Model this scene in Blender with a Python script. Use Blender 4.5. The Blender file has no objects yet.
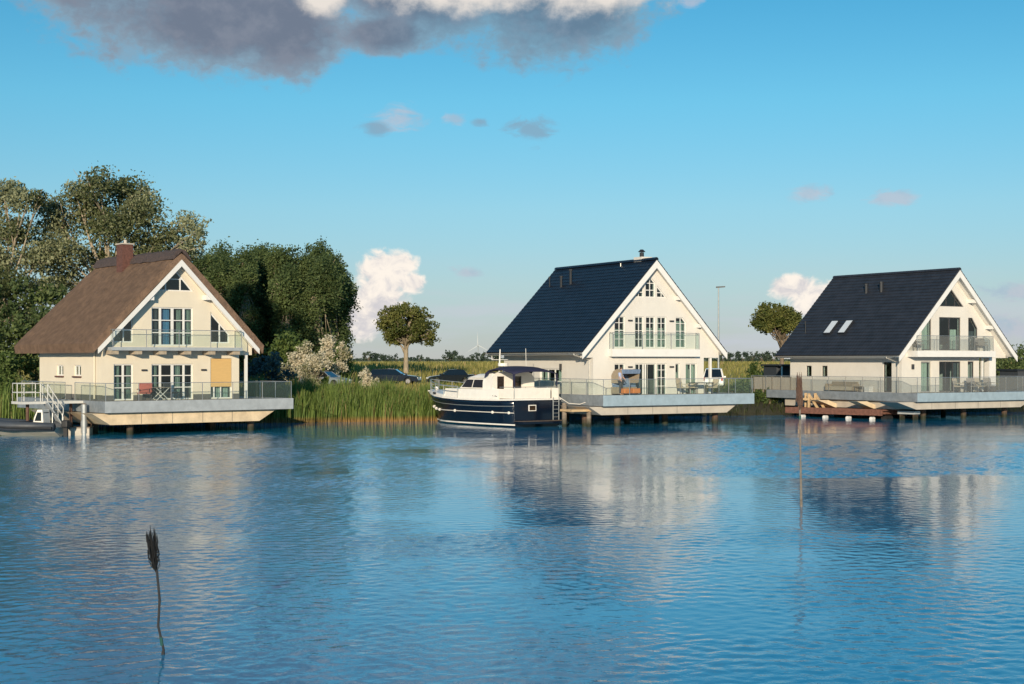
import bpy, bmesh, math, random
from mathutils import Vector, Matrix, Euler
from mathutils.geometry import tessellate_polygon
R = math.radians
rnd = random.Random(7)
sc = bpy.context.scene
col = sc.collection

# ------------------------------------------------------------------ materials
def mat(name, base, rough=0.6, var=0.12, vscale=3.0, bump=0.0, bscale=20.0, metal=0.0, spec=0.5, stretch=(1, 1, 1), base2=None):
    m = bpy.data.materials.new(name); m.use_nodes = True
    nt = m.node_tree; N = nt.nodes; L = nt.links
    p = N['Principled BSDF']
    p.inputs['Roughness'].default_value = rough
    p.inputs['Metallic'].default_value = metal
    p.inputs['Specular IOR Level'].default_value = spec
    tc = N.new('ShaderNodeTexCoord'); mp = N.new('ShaderNodeMapping')
    mp.inputs['Scale'].default_value = stretch
    L.new(tc.outputs['Object'], mp.inputs['Vector'])
    if var > 0:
        nz = N.new('ShaderNodeTexNoise'); nz.inputs['Scale'].default_value = vscale; nz.inputs['Detail'].default_value = 6; nz.inputs['Roughness'].default_value = 0.65
        L.new(mp.outputs[0], nz.inputs['Vector'])
        cr = N.new('ShaderNodeValToRGB')
        b2 = base2 or [c * (1 - var * 1.6) for c in base]
        cr.color_ramp.elements[0].position = 0.3; cr.color_ramp.elements[1].position = 0.7
        cr.color_ramp.elements[0].color = (*b2, 1)
        cr.color_ramp.elements[1].color = (*[min(1, c * (1 + (0 if base2 else var * 0.5))) for c in base], 1)
        L.new(nz.outputs['Fac'], cr.inputs['Fac']); L.new(cr.outputs[0], p.inputs['Base Color'])
    else:
        p.inputs['Base Color'].default_value = (*base, 1)
    if bump > 0:
        n2 = N.new('ShaderNodeTexNoise'); n2.inputs['Scale'].default_value = bscale; n2.inputs['Detail'].default_value = 5
        L.new(mp.outputs[0], n2.inputs['Vector'])
        b = N.new('ShaderNodeBump'); b.inputs['Strength'].default_value = 0.8; b.inputs['Distance'].default_value = bump
        L.new(n2.outputs['Fac'], b.inputs['Height']); L.new(b.outputs[0], p.inputs['Normal'])
    return m

def glass_mat(name, tint, refl=1.0, body=0.0, bodycol=(.5, .6, .55)):
    m = bpy.data.materials.new(name); m.use_nodes = True
    nt = m.node_tree; N = nt.nodes; L = nt.links
    N.remove(N['Principled BSDF'])
    out = N['Material Output']
    tr = N.new('ShaderNodeBsdfTransparent'); tr.inputs[0].default_value = (*tint, 1)
    gl = N.new('ShaderNodeBsdfGlossy'); gl.inputs['Roughness'].default_value = 0.03
    fr = N.new('ShaderNodeFresnel'); fr.inputs[0].default_value = 1.5
    mu = N.new('ShaderNodeMath'); mu.operation = 'MULTIPLY'; mu.inputs[1].default_value = refl
    ge = N.new('ShaderNodeNewGeometry'); iv = N.new('ShaderNodeMath'); iv.operation = 'SUBTRACT'; iv.inputs[0].default_value = 1; L.new(ge.outputs['Backfacing'], iv.inputs[1])
    m0 = N.new('ShaderNodeMath'); m0.operation = 'MULTIPLY'; L.new(fr.outputs[0], m0.inputs[0]); L.new(iv.outputs[0], m0.inputs[1])
    L.new(m0.outputs[0], mu.inputs[0])
    mx = N.new('ShaderNodeMixShader'); L.new(mu.outputs[0], mx.inputs[0])
    src = tr
    if body > 0:
        df = N.new('ShaderNodeBsdfDiffuse'); df.inputs[0].default_value = (*bodycol, 1)
        m2 = N.new('ShaderNodeMixShader'); m2.inputs[0].default_value = body
        L.new(tr.outputs[0], m2.inputs[1]); L.new(df.outputs[0], m2.inputs[2]); src = m2
    L.new(src.outputs[0], mx.inputs[1]); L.new(gl.outputs[0], mx.inputs[2]); L.new(mx.outputs[0], out.inputs[0])
    return m

def leaf_mat(name, dark, light, trans=0.3, pos=(0.15, 0.85), dead=None):
    m = bpy.data.materials.new(name); m.use_nodes = True
    nt = m.node_tree; N = nt.nodes; L = nt.links
    p = N['Principled BSDF']; p.inputs['Roughness'].default_value = 0.55; p.inputs['Specular IOR Level'].default_value = 0.3
    at = N.new('ShaderNodeAttribute'); at.attribute_name = 'tint'
    cr = N.new('ShaderNodeValToRGB')
    cr.color_ramp.elements[0].position, cr.color_ramp.elements[1].position = pos
    cr.color_ramp.elements[0].color = (*dark, 1); cr.color_ramp.elements[1].color = (*light, 1)
    if dead:
        e = cr.color_ramp.elements.new(.82); e.color = (*light, 1); cr.color_ramp.elements[-1].position = .93; cr.color_ramp.elements[-1].color = (*dead, 1)
    L.new(at.outputs['Fac'], cr.inputs['Fac']); L.new(cr.outputs[0], p.inputs['Base Color'])
    t = N.new('ShaderNodeBsdfTranslucent'); L.new(cr.outputs[0], t.inputs[0])
    mx = N.new('ShaderNodeMixShader'); mx.inputs[0].default_value = trans
    L.new(p.outputs[0], mx.inputs[1]); L.new(t.outputs[0], mx.inputs[2]); L.new(mx.outputs[0], N['Material Output'].inputs[0])
    return m

M = {}
M['cream'] = mat('cream_render', (.68, .605, .485), .85, .05, 1.0, .004, 60, stretch=(1, 1, .6))
M['white'] = mat('white_render', (.64, .605, .555), .85, .05, 1.0, .004, 60, stretch=(1, 1, .6))
M['whitepaint'] = mat('white_paint', (.72, .70, .67), .45, .05, 2.0)
M['soffit'] = mat('soffit_paint', (.78, .74, .67), .6, .05, 2.0)
M['plinth'] = mat('plinth_grey', (.13, .125, .12), .8, .15, 4)
M['fascia'] = mat('zinc_fascia', (.47, .49, .50), .42, .12, 2.5, metal=.25)
M['fascia_blue'] = mat('blue_grey_fascia', (.34, .43, .49), .45, .12, 2.5, metal=.15)
M['fascia_dark'] = mat('zinc_fascia_dark', (.26, .29, .32), .5, .2, 2.5, metal=.2)  # darker grey for every fascia except the front one
M['tan'] = mat('ply_hull', (.70, .55, .37), .75, .18, 1.6)
M['concrete'] = mat('hull_concrete', (.47, .42, .36), .8, .12, 1.6)
M['decking'] = mat('decking_boards', (.28, .25, .22), .75, .25, 6, stretch=(1, .1, 1))
def waterline(m, z0=.15, z1=.6, wet=(.018, .022, .010)):
    nt = m.node_tree; N = nt.nodes; L = nt.links; p = N['Principled BSDF']; src = p.inputs['Base Color'].links[0].from_socket
    geo = N.new('ShaderNodeNewGeometry'); sp = N.new('ShaderNodeSeparateXYZ'); L.new(geo.outputs['Position'], sp.inputs[0])
    nz = N.new('ShaderNodeTexNoise'); nz.inputs['Scale'].default_value = 3; L.new(geo.outputs['Position'], nz.inputs['Vector'])
    ad = N.new('ShaderNodeMath'); ad.operation = 'MULTIPLY_ADD'; ad.inputs[1].default_value = .35; L.new(nz.outputs['Fac'], ad.inputs[0]); L.new(sp.outputs['Z'], ad.inputs[2])
    mr = N.new('ShaderNodeMapRange'); mr.inputs['From Min'].default_value = z0 + .17; mr.inputs['From Max'].default_value = z1 + .17; L.new(ad.outputs[0], mr.inputs['Value'])
    mx = N.new('ShaderNodeMix'); mx.data_type = 'RGBA'; mx.inputs[6].default_value = (*wet, 1)
    L.new(mr.outputs[0], mx.inputs[0]); L.new(src, mx.inputs[7]); L.new(mx.outputs[2], p.inputs['Base Color']); return m
M['pile'] = waterline(mat('pile_timber', (.13, .07, .05), .8, .3, 4, .01, 12))
M['steel'] = mat('steel_rail', (.52, .52, .50), .35, .08, 5, metal=.7)
M['whitesteel'] = mat('white_steel', (.58, .57, .54), .4, .08, 5)
M['glass'] = glass_mat('window_glass', (.80, .88, .88), 2.6)
M['railglass'] = glass_mat('rail_glass', (.945, .972, .962), 1.0, .02, (.45, .55, .52))
M['railglass_grey'] = glass_mat('rail_glass_grey', (.90, .92, .92), 1.0, .09, (.5, .5, .48))
M['curtain_green'] = mat('curtain_green', (.30, .345, .29), .9, .2, 2, stretch=(14, 14, 1))
M['curtain_pale'] = mat('curtain_pale', (.50, .52, .44), .9, .15, 2, stretch=(14, 14, 1))
M['reflected_sky_blue'] = mat('reflected_sky_blue', (.10, .26, .45), .9, .2, 2, stretch=(14, 14, 1))  # flat blue standing in for sky mirrored in one balcony door leaf
M['curtain_dark'] = mat('curtain_dark', (.07, .08, .09), .9, .2, 2, stretch=(14, 14, 1))
M['blind'] = mat('blind_fabric', (.62, .40, .16), .85, .08, 3, stretch=(1, 1, 16))
M['interior'] = mat('interior_paint', (.20, .18, .15), .9, .2, 2)
M['woodfloor'] = mat('interior_floor', (.16, .10, .06), .5, .2, 5)
M['dark'] = mat('dark_frame', (.045, .045, .05), .45, .15, 5)
M['black'] = mat('black_rubber', (.02, .02, .022), .6, .2, 6)
M['brick'] = mat('chimney_brick', (.135, .058, .045), .85, .35, 9, .01, 30)
M['purlin'] = mat('purlin_timber', (.42, .34, .25), .8, .2, 5)
M['gutter'] = mat('gutter_zinc', (.55, .53, .49), .4, .1, 4, metal=.5)
M['darkmetal'] = mat('vent_metal', (.02, .022, .027), .45, .15, 6)
M['wicker'] = mat('wicker', (.36, .29, .21), .85, .35, 22, .01, 50)
M['wickergrey'] = mat('wicker_grey', (.26, .24, .22), .85, .35, 22, .01, 50)
M['orange'] = mat('orange_fabric', (.62, .20, .05), .85, .15, 6)
M['bluestripe'] = mat('blue_lining', (.20, .28, .42), .9, .3, 2, stretch=(12, 1, 1))
M['redfabric'] = mat('red_fabric', (.30, .08, .06), .85, .2, 6)
M['darkfabric'] = mat('dark_fabric', (.04, .045, .05), .85, .25, 6)
M['cushion'] = mat('beige_cushion', (.48, .41, .31), .9, .15, 5)
M['navy'] = mat('navy_gelcoat', (.004, .009, .021), .16, .1, 1.5)
M['boatwhite'] = mat('white_gelcoat', (.80, .76, .70), .3, .05, 2)
M['canvas'] = mat('cream_canvas', (.80, .74, .66), .85, .06, 3)
M['navycanvas'] = mat('navy_canvas', (.022, .022, .06), .8, .25, 3)
M['tintglass'] = glass_mat('tinted_glass', (.16, .11, .07), 1.3, .25, (.10, .06, .04))
M['teak'] = mat('teak', (.16, .11, .075), .7, .2, 8)
M['hypalon'] = mat('grey_tube_fabric', (.05, .058, .072), .55, .15, 3)
M['redwood'] = mat('red_stained_timber', (.19, .085, .06), .8, .35, 5, .01, 15)
M['rawwood'] = mat('raw_timber', (.58, .40, .22), .75, .2, 5, .01, 15)
M['greywood'] = mat('grey_timber', (.27, .22, .175), .85, .3, 6, .01, 15)
M['dockwood'] = waterline(mat('dock_timber', (.24, .19, .145), .85, .3, 6, .01, 15))
M['carnavy'] = mat('car_paint_navy', (.010, .016, .028), .12, .05, 2, spec=.8)
M['carblack'] = mat('car_paint_black', (.010, .013, .017), .12, .05, 2, spec=.8)
M['carsilver'] = mat('car_paint_silver', (.33, .38, .42), .25, .05, 2, metal=.5)
M['carwhite'] = mat('car_paint_white', (.78, .78, .76), .2, .04, 2)
M['carglass'] = glass_mat('car_glass', (.10, .12, .13), 2.0, .3, (.02, .025, .03))
M['tyre'] = mat('tyre', (.018, .018, .018), .8, .2, 10)
M['rim'] = mat('alloy_rim', (.16, .16, .17), .3, .1, 10, metal=.8)
M['redlamp'] = mat('red_lens', (.45, .03, .02), .2, .05, 4)
M['clearlamp'] = mat('clear_lens', (.7, .72, .72), .15, .05, 4)
M['lamppost'] = mat('galvanised_post', (.38, .40, .41), .45, .15, 3, metal=.5)
M['turbine'] = mat('turbine_paint', (.30, .34, .38), .5, .05, 1)
M['skin'] = mat('skin', (.48, .28, .20), .6, .08, 6)
M['shirt'] = mat('pale_blue_shirt', (.36, .42, .62), .85, .1, 5)
M['trousers'] = mat('dark_trousers', (.05, .05, .06), .85, .2, 5)
M['hair'] = mat('brown_hair', (.06, .04, .03), .7, .2, 9)
M['shed'] = mat('dark_shed_boards', (.045, .052, .062), .7, .25, 3, stretch=(8, 8, 1))
M['fence'] = mat('pale_fence_boards', (.52, .44, .36), .8, .2, 2.5, stretch=(9, 9, .6))
M['bark'] = mat('bark', (.19, .145, .10), .9, .35, 6, .03, 9, stretch=(1, 1, .3))
M['palebark'] = mat('pale_bark', (.34, .28, .20), .9, .3, 6, .03, 9, stretch=(1, 1, .3))
M['brush'] = mat('brush_twigs', (.007, .008, .010), .9, .3, 12)
M['brushbrown'] = mat('brush_twigs_brown', (.13, .075, .055), .9, .3, 12)
M['pole'] = mat('weathered_pole', (.022, .024, .028), .8, .3, 8)
M['polepale'] = mat('pale_pole', (.20, .17, .14), .8, .3, 8)
M['green_tape'] = mat('green_tape', (.01, .075, .065), .5, .1, 8)
M['leaf_silver'] = leaf_mat('leaf_silver', (.092, .112, .040), (.41, .42, .25), .42)
M['leaf_grove'] = leaf_mat('leaf_grove', (.072, .110, .040), (.19, .24, .085), .48)
M['leaf_oak'] = leaf_mat('leaf_oak', (.070, .092, .022), (.21, .21, .06), .38)
M['leaf_under'] = leaf_mat('leaf_under', (.065, .105, .028), (.19, .25, .07), .45)
M['leaf_pale'] = leaf_mat('leaf_blossom', (.22, .22, .11), (.72, .65, .50), .45, (.05, .5))
M['leaf_blue'] = leaf_mat('leaf_blue', (.035, .065, .068), (.13, .175, .17), .3)
M['leaf_yellow'] = leaf_mat('leaf_yellow', (.13, .16, .025), (.30, .33, .06), .35)
M['leaf_far'] = leaf_mat('leaf_far', (.035, .060, .045), (.085, .115, .075), .3)

def thatch_mat():
    m = mat('thatch', (.25, .16, .108), .95, .3, 2.2, 0, base2=(.14, .092, .066), stretch=(1, 1, 1))
    nt = m.node_tree; N = nt.nodes; L = nt.links; p = N['Principled BSDF']
    tc = N.new('ShaderNodeTexCoord'); mp = N.new('ShaderNodeMapping'); mp.inputs['Scale'].default_value = (2.5, 26, 2.5)
    L.new(tc.outputs['Object'], mp.inputs[0])
    n = N.new('ShaderNodeTexNoise'); n.inputs['Scale'].default_value = 1.0; n.inputs['Detail'].default_value = 8; n.inputs['Roughness'].default_value = .75
    L.new(mp.outputs[0], n.inputs['Vector'])
    b = N.new('ShaderNodeBump'); b.inputs['Strength'].default_value = 1; b.inputs['Distance'].default_value = .12
    L.new(n.outputs['Fac'], b.inputs['Height']); L.new(b.outputs[0], p.inputs['Normal'])
    p.inputs['Specular IOR Level'].default_value = .1
    return m
M['thatch'] = thatch_mat()
M['heather'] = mat('ridge_heather', (.085, .06, .055), .95, .35, 8, .06, 14)

def tile_mat(name, base, rough):
    m = mat(name, base, rough, .28, 1.3)
    nt = m.node_tree; N = nt.nodes; L = nt.links; p = N['Principled BSDF']
    tc = N.new('ShaderNodeTexCoord'); sp = N.new('ShaderNodeSeparateXYZ'); L.new(tc.outputs['Object'], sp.inputs[0])
    w = N.new('ShaderNodeMath'); w.operation = 'MULTIPLY'; w.inputs[1].default_value = 2 * math.pi / .30; L.new(sp.outputs['Y'], w.inputs[0])
    s = N.new('ShaderNodeMath'); s.operation = 'SINE'; L.new(w.outputs[0], s.inputs[0])
    n = N.new('ShaderNodeTexNoise'); n.inputs['Scale'].default_value = 5; L.new(tc.outputs['Object'], n.inputs['Vector'])
    a = N.new('ShaderNodeMath'); a.operation = 'ADD'; L.new(s.outputs[0], a.inputs[0]); L.new(n.outputs['Fac'], a.inputs[1])
    b = N.new('ShaderNodeBump'); b.inputs['Strength'].default_value = .6; b.inputs['Distance'].default_value = .008
    L.new(a.outputs[0], b.inputs['Height']); L.new(b.outputs[0], p.inputs['Normal'])
    return m
M['tile_black'] = tile_mat('tile_black', (.008, .0115, .021), .42)
M['tile_slate'] = tile_mat('tile_slate', (.028, .031, .041), .55)

# ------------------------------------------------------------------ mesh helpers
class MB:
    def __init__(s): s.v = []; s.f = []; s.t = []
    def add(s, vs, fs):
        n = len(s.v); s.v += [tuple(v) for v in vs]; s.f += [tuple(i + n for i in f) for f in fs]; return s
    def box(s, x0, x1, y0, y1, z0, z1):
        return s.add([(x0, y0, z0), (x1, y0, z0), (x1, y1, z0), (x0, y1, z0), (x0, y0, z1), (x1, y0, z1), (x1, y1, z1), (x0, y1, z1)],
                     [(0, 3, 2, 1), (4, 5, 6, 7), (0, 1, 5, 4), (1, 2, 6, 5), (2, 3, 7, 6), (3, 0, 4, 7)])
    def prism(s, pts, vec):
        n = len(pts); vec = Vector(vec)
        vs = [Vector(p) for p in pts] + [Vector(p) + vec for p in pts]
        fs = [tuple(range(n))[::-1], tuple(range(n, 2 * n))] + [(i, (i + 1) % n, n + (i + 1) % n, n + i) for i in range(n)]
        return s.add(vs, fs)
    def tube(s, pts, r, n=8, cap=True):
        pts = [Vector(p) for p in pts]
        rs = r if isinstance(r, (list, tuple)) else [r] * len(pts)
        rings = []; up = None
        for i, p in enumerate(pts):
            d = (pts[min(i + 1, len(pts) - 1)] - pts[max(i - 1, 0)]).normalized()
            if up is None or abs(d.dot(up)) > .95:
                up = Vector((0, 0, 1)) if abs(d.z) < .9 else Vector((1, 0, 0))
            a = d.cross(up).normalized(); b = a.cross(d).normalized(); up = b
            rings.append([p + (a * math.cos(2 * math.pi * k / n) + b * math.sin(2 * math.pi * k / n)) * rs[i] for k in range(n)])
        vs = [v for ring in rings for v in ring]
        fs = [(i * n + k, i * n + (k + 1) % n, (i + 1) * n + (k + 1) % n, (i + 1) * n + k) for i in range(len(pts) - 1) for k in range(n)]
        if cap: fs += [tuple(range(n))[::-1], tuple(range((len(pts) - 1) * n, len(pts) * n))]
        return s.add(vs, fs)
    def ball(s, c, r, nu=10, nv=6):
        rx, ry, rz = r if isinstance(r, (tuple, list)) else (r, r, r)
        vs = [(c[0], c[1], c[2] - rz)]
        for j in range(1, nv):
            a = math.pi * j / nv - math.pi / 2
            for i in range(nu):
                b = 2 * math.pi * i / nu
                vs.append((c[0] + rx * math.cos(a) * math.cos(b), c[1] + ry * math.cos(a) * math.sin(b), c[2] + rz * math.sin(a)))
        vs.append((c[0], c[1], c[2] + rz)); top = len(vs) - 1
        fs = [(0, 1 + (i + 1) % nu, 1 + i) for i in range(nu)]
        for j in range(nv - 2):
            for i in range(nu):
                a = 1 + j * nu; fs.append((a + i, a + (i + 1) % nu, a + nu + (i + 1) % nu, a + nu + i))
        a = 1 + (nv - 2) * nu
        fs += [(a + i, a + (i + 1) % nu, top) for i in range(nu)]
        return s.add(vs, fs)
    def holed(s, outer, holes, fn, t):
        """wall slab: outer outline with window openings, both faces and the reveals; fn(a, b, depth) -> 3D"""
        loops = [outer] + holes
        flat = [p for l in loops for p in l]
        tris = tessellate_polygon([[Vector((p[0], p[1], 0)) for p in l] for l in loops])
        n = len(flat)
        vs = [fn(p[0], p[1], 0) for p in flat] + [fn(p[0], p[1], t) for p in flat]
        fs = [tuple(x) for x in tris] + [tuple(i + n for i in x[::-1]) for x in tris]
        k = 0
        for l in loops:
            m = len(l)
            fs += [(k + i, k + (i + 1) % m, n + k + (i + 1) % m, n + k + i) for i in range(m)]
            k += m
        return s.add(vs, fs)
    def build(s, name, m, parent=None, smooth=False, bevel=0, tint=None, recalc=True):
        me = bpy.data.meshes.new(name); me.from_pydata(s.v, [], s.f)
        if recalc:
            bm = bmesh.new(); bm.from_mesh(me); bmesh.ops.recalc_face_normals(bm, faces=bm.faces); bm.to_mesh(me); bm.free()
        if smooth: me.polygons.foreach_set('use_smooth', [True] * len(me.polygons))
        if tint:
            at = me.attributes.new('tint', 'FLOAT', 'POINT'); at.data.foreach_set('value', tint)
        me.materials.append(m)
        o = bpy.data.objects.new(name, me); col.objects.link(o)
        if parent: o.parent = parent
        if bevel:
            b = o.modifiers.new('bevel', 'BEVEL'); b.width = bevel; b.segments = 2; b.limit_method = 'ANGLE'
        return o

def tag(o, label, cat, group=None, kind=None):
    if label: o['label'] = label
    if cat: o['category'] = cat
    if group: o['group'] = group
    if kind: o['kind'] = kind
    return o
def thing(name, label, cat, loc=(0, 0, 0), rz=0, group=None):
    o = bpy.data.objects.new(name, None); col.objects.link(o)
    o.empty_display_size = .3; o.location = loc; o.rotation_euler = (0, 0, rz)
    return tag(o, label, cat, group)
def dup(o, parent=None):
    c = o.copy(); col.objects.link(c)
    if parent: c.parent = parent
    for ch in list(o.children): dup(ch, c)
    return c
def rawdup(o, loc, rz, label=None, group=None, scale=None):
    c = dup(o); c.location = loc; c.rotation_euler = (0, 0, rz)
    if label: c['label'] = label
    if group: c['group'] = group
    if scale: c.scale = scale
    return c

# ------------------------------------------------------------------ camera, light, sky
cam = bpy.data.objects.new('camera', bpy.data.cameras.new('camera')); col.objects.link(cam)
cam.location = (0, 0, 4.2); cam.rotation_euler = (R(90), 0, 0)
cam.data.sensor_width = 36; cam.data.lens = 1500 / 1024 * 36; cam.data.shift_y = 18 / 1024
cam.data.clip_start = .5; cam.data.clip_end = 20000
sc.camera = cam

SUN_AZ = math.atan2(-.12, -1)        # compass angle of the sun seen from above, clockwise from +Y
SUN_EL = R(12)
sd = Vector((math.sin(SUN_AZ) * math.cos(SUN_EL), math.cos(SUN_AZ) * math.cos(SUN_EL), math.sin(SUN_EL)))
sl = bpy.data.lights.new('sun', 'SUN'); sl.energy = 5.0; sl.angle = R(.6); sl.color = (1.0, .85, .63)
so = bpy.data.objects.new('sun', sl); col.objects.link(so)
so.rotation_euler = sd.to_track_quat('Z', 'Y').to_euler(); so.location = (-40, -60, 60)

def build_world():
    w = bpy.data.worlds.new('World'); sc.world = w; w.use_nodes = True
    nt = w.node_tree; N = nt.nodes; L = nt.links
    bg = N['Background']; bg.inputs['Strength'].default_value = .1
    sky = N.new('ShaderNodeTexSky'); sky.sky_type = 'NISHITA'; sky.sun_disc = False
    sky.sun_elevation = SUN_EL; sky.sun_rotation = SUN_AZ; sky.air_density = 1.0; sky.dust_density = 0.0; sky.ozone_density = 3.0
    tc = N.new('ShaderNodeTexCoord'); sp = N.new('ShaderNodeSeparateXYZ'); L.new(tc.outputs['Generated'], sp.inputs[0])
    def mth(op, a, b=None, c=None, clamp=False):
        n = N.new('ShaderNodeMath'); n.operation = op; n.use_clamp = clamp
        for i, x in enumerate((a, b, c)):
            if x is None: continue
            if isinstance(x, (int, float)): n.inputs[i].default_value = x
            else: L.new(x, n.inputs[i])
        return n.outputs[0]
    az = mth('ARCTAN2', sp.outputs['X'], sp.outputs['Y']); el = mth('ARCSINE', sp.outputs['Z'])
    cb = N.new('ShaderNodeCombineXYZ'); L.new(az, cb.inputs[0]); L.new(el, cb.inputs[1])
    def noise(scale, detail, rough, sx=1, sy=1, off=(0, 0, 0), dist=0):
        mp = N.new('ShaderNodeMapping'); mp.inputs['Scale'].default_value = (sx, sy, 1); mp.inputs['Location'].default_value = off
        L.new(cb.outputs[0], mp.inputs[0])
        n = N.new('ShaderNodeTexNoise'); n.inputs['Scale'].default_value = scale; n.inputs['Detail'].default_value = detail
        n.inputs['Roughness'].default_value = rough; n.inputs['Distortion'].default_value = dist
        L.new(mp.outputs[0], n.inputs['Vector']); return n.outputs['Fac']
    def P(px, py): return (px - 512) / 1500, (360 - py) / 1500
    def ell(px, py, rx, ry):
        a, e = P(px, py)
        da = mth('MULTIPLY', mth('SUBTRACT', az, a), 1500 / rx); de = mth('MULTIPLY', mth('SUBTRACT', el, e), 1500 / ry)
        return mth('SUBTRACT', 1, mth('SQRT', mth('ADD', mth('MULTIPLY', da, da), mth('MULTIPLY', de, de))))
    def union(lst):
        o = lst[0]
        for x in lst[1:]: o = mth('SMOOTH_MAX', o, x, .25)
        return o
    def sstep(x, lo, hi):
        n = N.new('ShaderNodeMapRange'); n.interpolation_type = 'SMOOTHSTEP'
        n.inputs['From Min'].default_value = lo; n.inputs['From Max'].default_value = hi; L.new(x, n.inputs['Value']); return n.outputs[0]
    def mixc(f, a, b):
        n = N.new('ShaderNodeMix'); n.data_type = 'RGBA'
        for x, i in ((f, 0), (a, 6), (b, 7)):
            if isinstance(x, (int, float)): n.inputs[i].default_value = x
            elif isinstance(x, tuple): n.inputs[i].default_value = (*x, 1)
            else: L.new(x, n.inputs[i])
        return n.outputs[2]
    n1 = noise(16, 9, .58, 1, 1.5); n2 = noise(45, 8, .6, 1, 1.2, (3, 1, 0)); n3 = noise(9, 6, .5, 1, 3.5, (7, 2, 0))
    # clear sky: the sky model, graded a little more cyan with height
    rp = N.new('ShaderNodeValToRGB'); e_ = rp.color_ramp.elements
    stops = [(0.0, (.55, .64, 1.06)), (.015, (.58, .66, .98)), (.05, (.70, .775, .95)), (.10, (.73, .94, 1.02)), (.17, (.57, 1.08, 1.12)), (.235, (.40, 1.02, 1.10)), (.5, (.50, 1.35, 1.4)), (.9, (.6, 1.5, 1.5))]
    while len(e_) < len(stops): e_.new(.5)
    for x, (p_, q_) in zip(e_, stops): x.position = p_; x.color = (q_[0] / 2, q_[1] / 2, q_[2] / 2, 1)
    L.new(el, rp.inputs['Fac'])
    hs = N.new('ShaderNodeVectorMath'); hs.operation = 'MULTIPLY'; L.new(sky.outputs[0], hs.inputs[0]); L.new(rp.outputs[0], hs.inputs[1])
    h2_ = N.new('ShaderNodeVectorMath'); h2_.operation = 'SCALE'; h2_.inputs['Scale'].default_value = 2.0; L.new(hs.outputs[0], h2_.inputs[0]); hs = h2_
    c = hs.outputs[0]
    def K(r, g, b): return (r * 10, g * 10, b * 10)
    # faint stratus banks near the horizon
    band = mth('MULTIPLY', sstep(el, .075, .015), sstep(noise(7, 7, .55, 1, 7, (1, 5, 0)), .42, .68))
    c = mixc(mth('MULTIPLY', band, .75), c, K(.52, .555, .62))
    # big grey clouds at the top
    big = union([ell(200, -35, 185, 118), ell(285, 34, 75, 58), ell(225, 26, 110, 62), ell(120, -20, 110, 70), ell(385, 40, 55, 24), ell(548, -20, 128, 95), ell(575, 15, 66, 46), ell(430, -10, 130, 62), ell(330, -190, 460, 150)])
    n5 = noise(120, 7, .65, 1, 1.6, (5, 2, 0), .5)
    raw = mth('ADD', big, mth('ADD', mth('MULTIPLY', mth('SUBTRACT', n1, .5), .75), mth('ADD', mth('MULTIPLY', mth('SUBTRACT', n2, .5), .62), mth('MULTIPLY', mth('SUBTRACT', n5, .5), .34))))
    dens = sstep(raw, -.10, .22); thick = sstep(raw, .0, .6)
    lit = union([ell(322, 6, 34, 22), ell(470, -8, 130, 30), ell(600, -2, 90, 28), ell(330, -110, 300, 50)])
    lf = sstep(mth('ADD', lit, mth('MULTIPLY', mth('SUBTRACT', n2, .5), 1.6)), -.05, .8)
    left = sstep(az, -.02, -.12)
    gcol = mixc(left, mixc(thick, K(.20, .36, .48), K(.125, .20, .285)), mixc(thick, K(.24, .36, .46), K(.155, .18, .24)))
    gcol = mixc(mth('MULTIPLY', sstep(n2, .42, .68), .5), gcol, mixc(left, K(.25, .33, .42), K(.255, .27, .325)))
    c = mixc(mth('MULTIPLY', dens, .96), c, mixc(lf, gcol, K(.78, .71, .64)))
    # small scattered clouds
    sm = union([ell(396, 122, 34, 17), ell(455, 121, 14, 8), ell(808, 198, 28, 12), ell(884, 203, 28, 11), ell(468, 273, 26, 9), ell(690, 8, 16, 12), ell(990, 330, 60, 16), ell(1010, 296, 50, 12)])
    nw = noise(55, 8, .66, .7, 1.7, (9, 3, 0), .8)
    ds = sstep(mth('ADD', sm, mth('MULTIPLY', mth('SUBTRACT', nw, .5), 2.3)), .05, .8)
    c = mixc(mth('MULTIPLY', ds, .7), c, mixc(sstep(n2, .4, .62), K(.36, .46, .57), K(.48, .50, .58)))
    sb = union([ell(532, 132, 30, 17), ell(376, 131, 22, 12), ell(2, 108, 16, 12), ell(136, 68, 16, 16), ell(480, 124, 12, 6)])
    db = sstep(mth('ADD', sb, mth('MULTIPLY', mth('SUBTRACT', nw, .5), 2.3)), .05, .8)
    c = mixc(mth('MULTIPLY', db, .8), c, K(.22, .36, .48))
    # sunlit cumulus towers low over the land
    cu = union([ell(384, 272, 31, 26), ell(378, 302, 34, 32), ell(398, 265, 22, 16), ell(362, 320, 26, 22), ell(790, 288, 28, 15), ell(812, 303, 30, 22), ell(836, 292, 20, 14), ell(412, 283, 18, 12)])
    n4 = noise(85, 9, .62, 1, 1.1, (2, 4, 0), .6)
    dc = sstep(mth('ADD', cu, mth('ADD', mth('MULTIPLY', mth('SUBTRACT', n2, .5), .7), mth('MULTIPLY', mth('SUBTRACT', n4, .5), 1.1))), -.02, .40)
    sh = sstep(mth('ADD', mth('MULTIPLY', mth('SUBTRACT', el, .012), 8), mth('MULTIPLY', mth('SUBTRACT', n4, .5), 2.4)), -.25, .6)
    c = mixc(dc, c, mixc(sh, K(.60, .58, .60), K(.92, .84, .75)))
    L.new(c, bg.inputs['Color'])
build_world()

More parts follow.
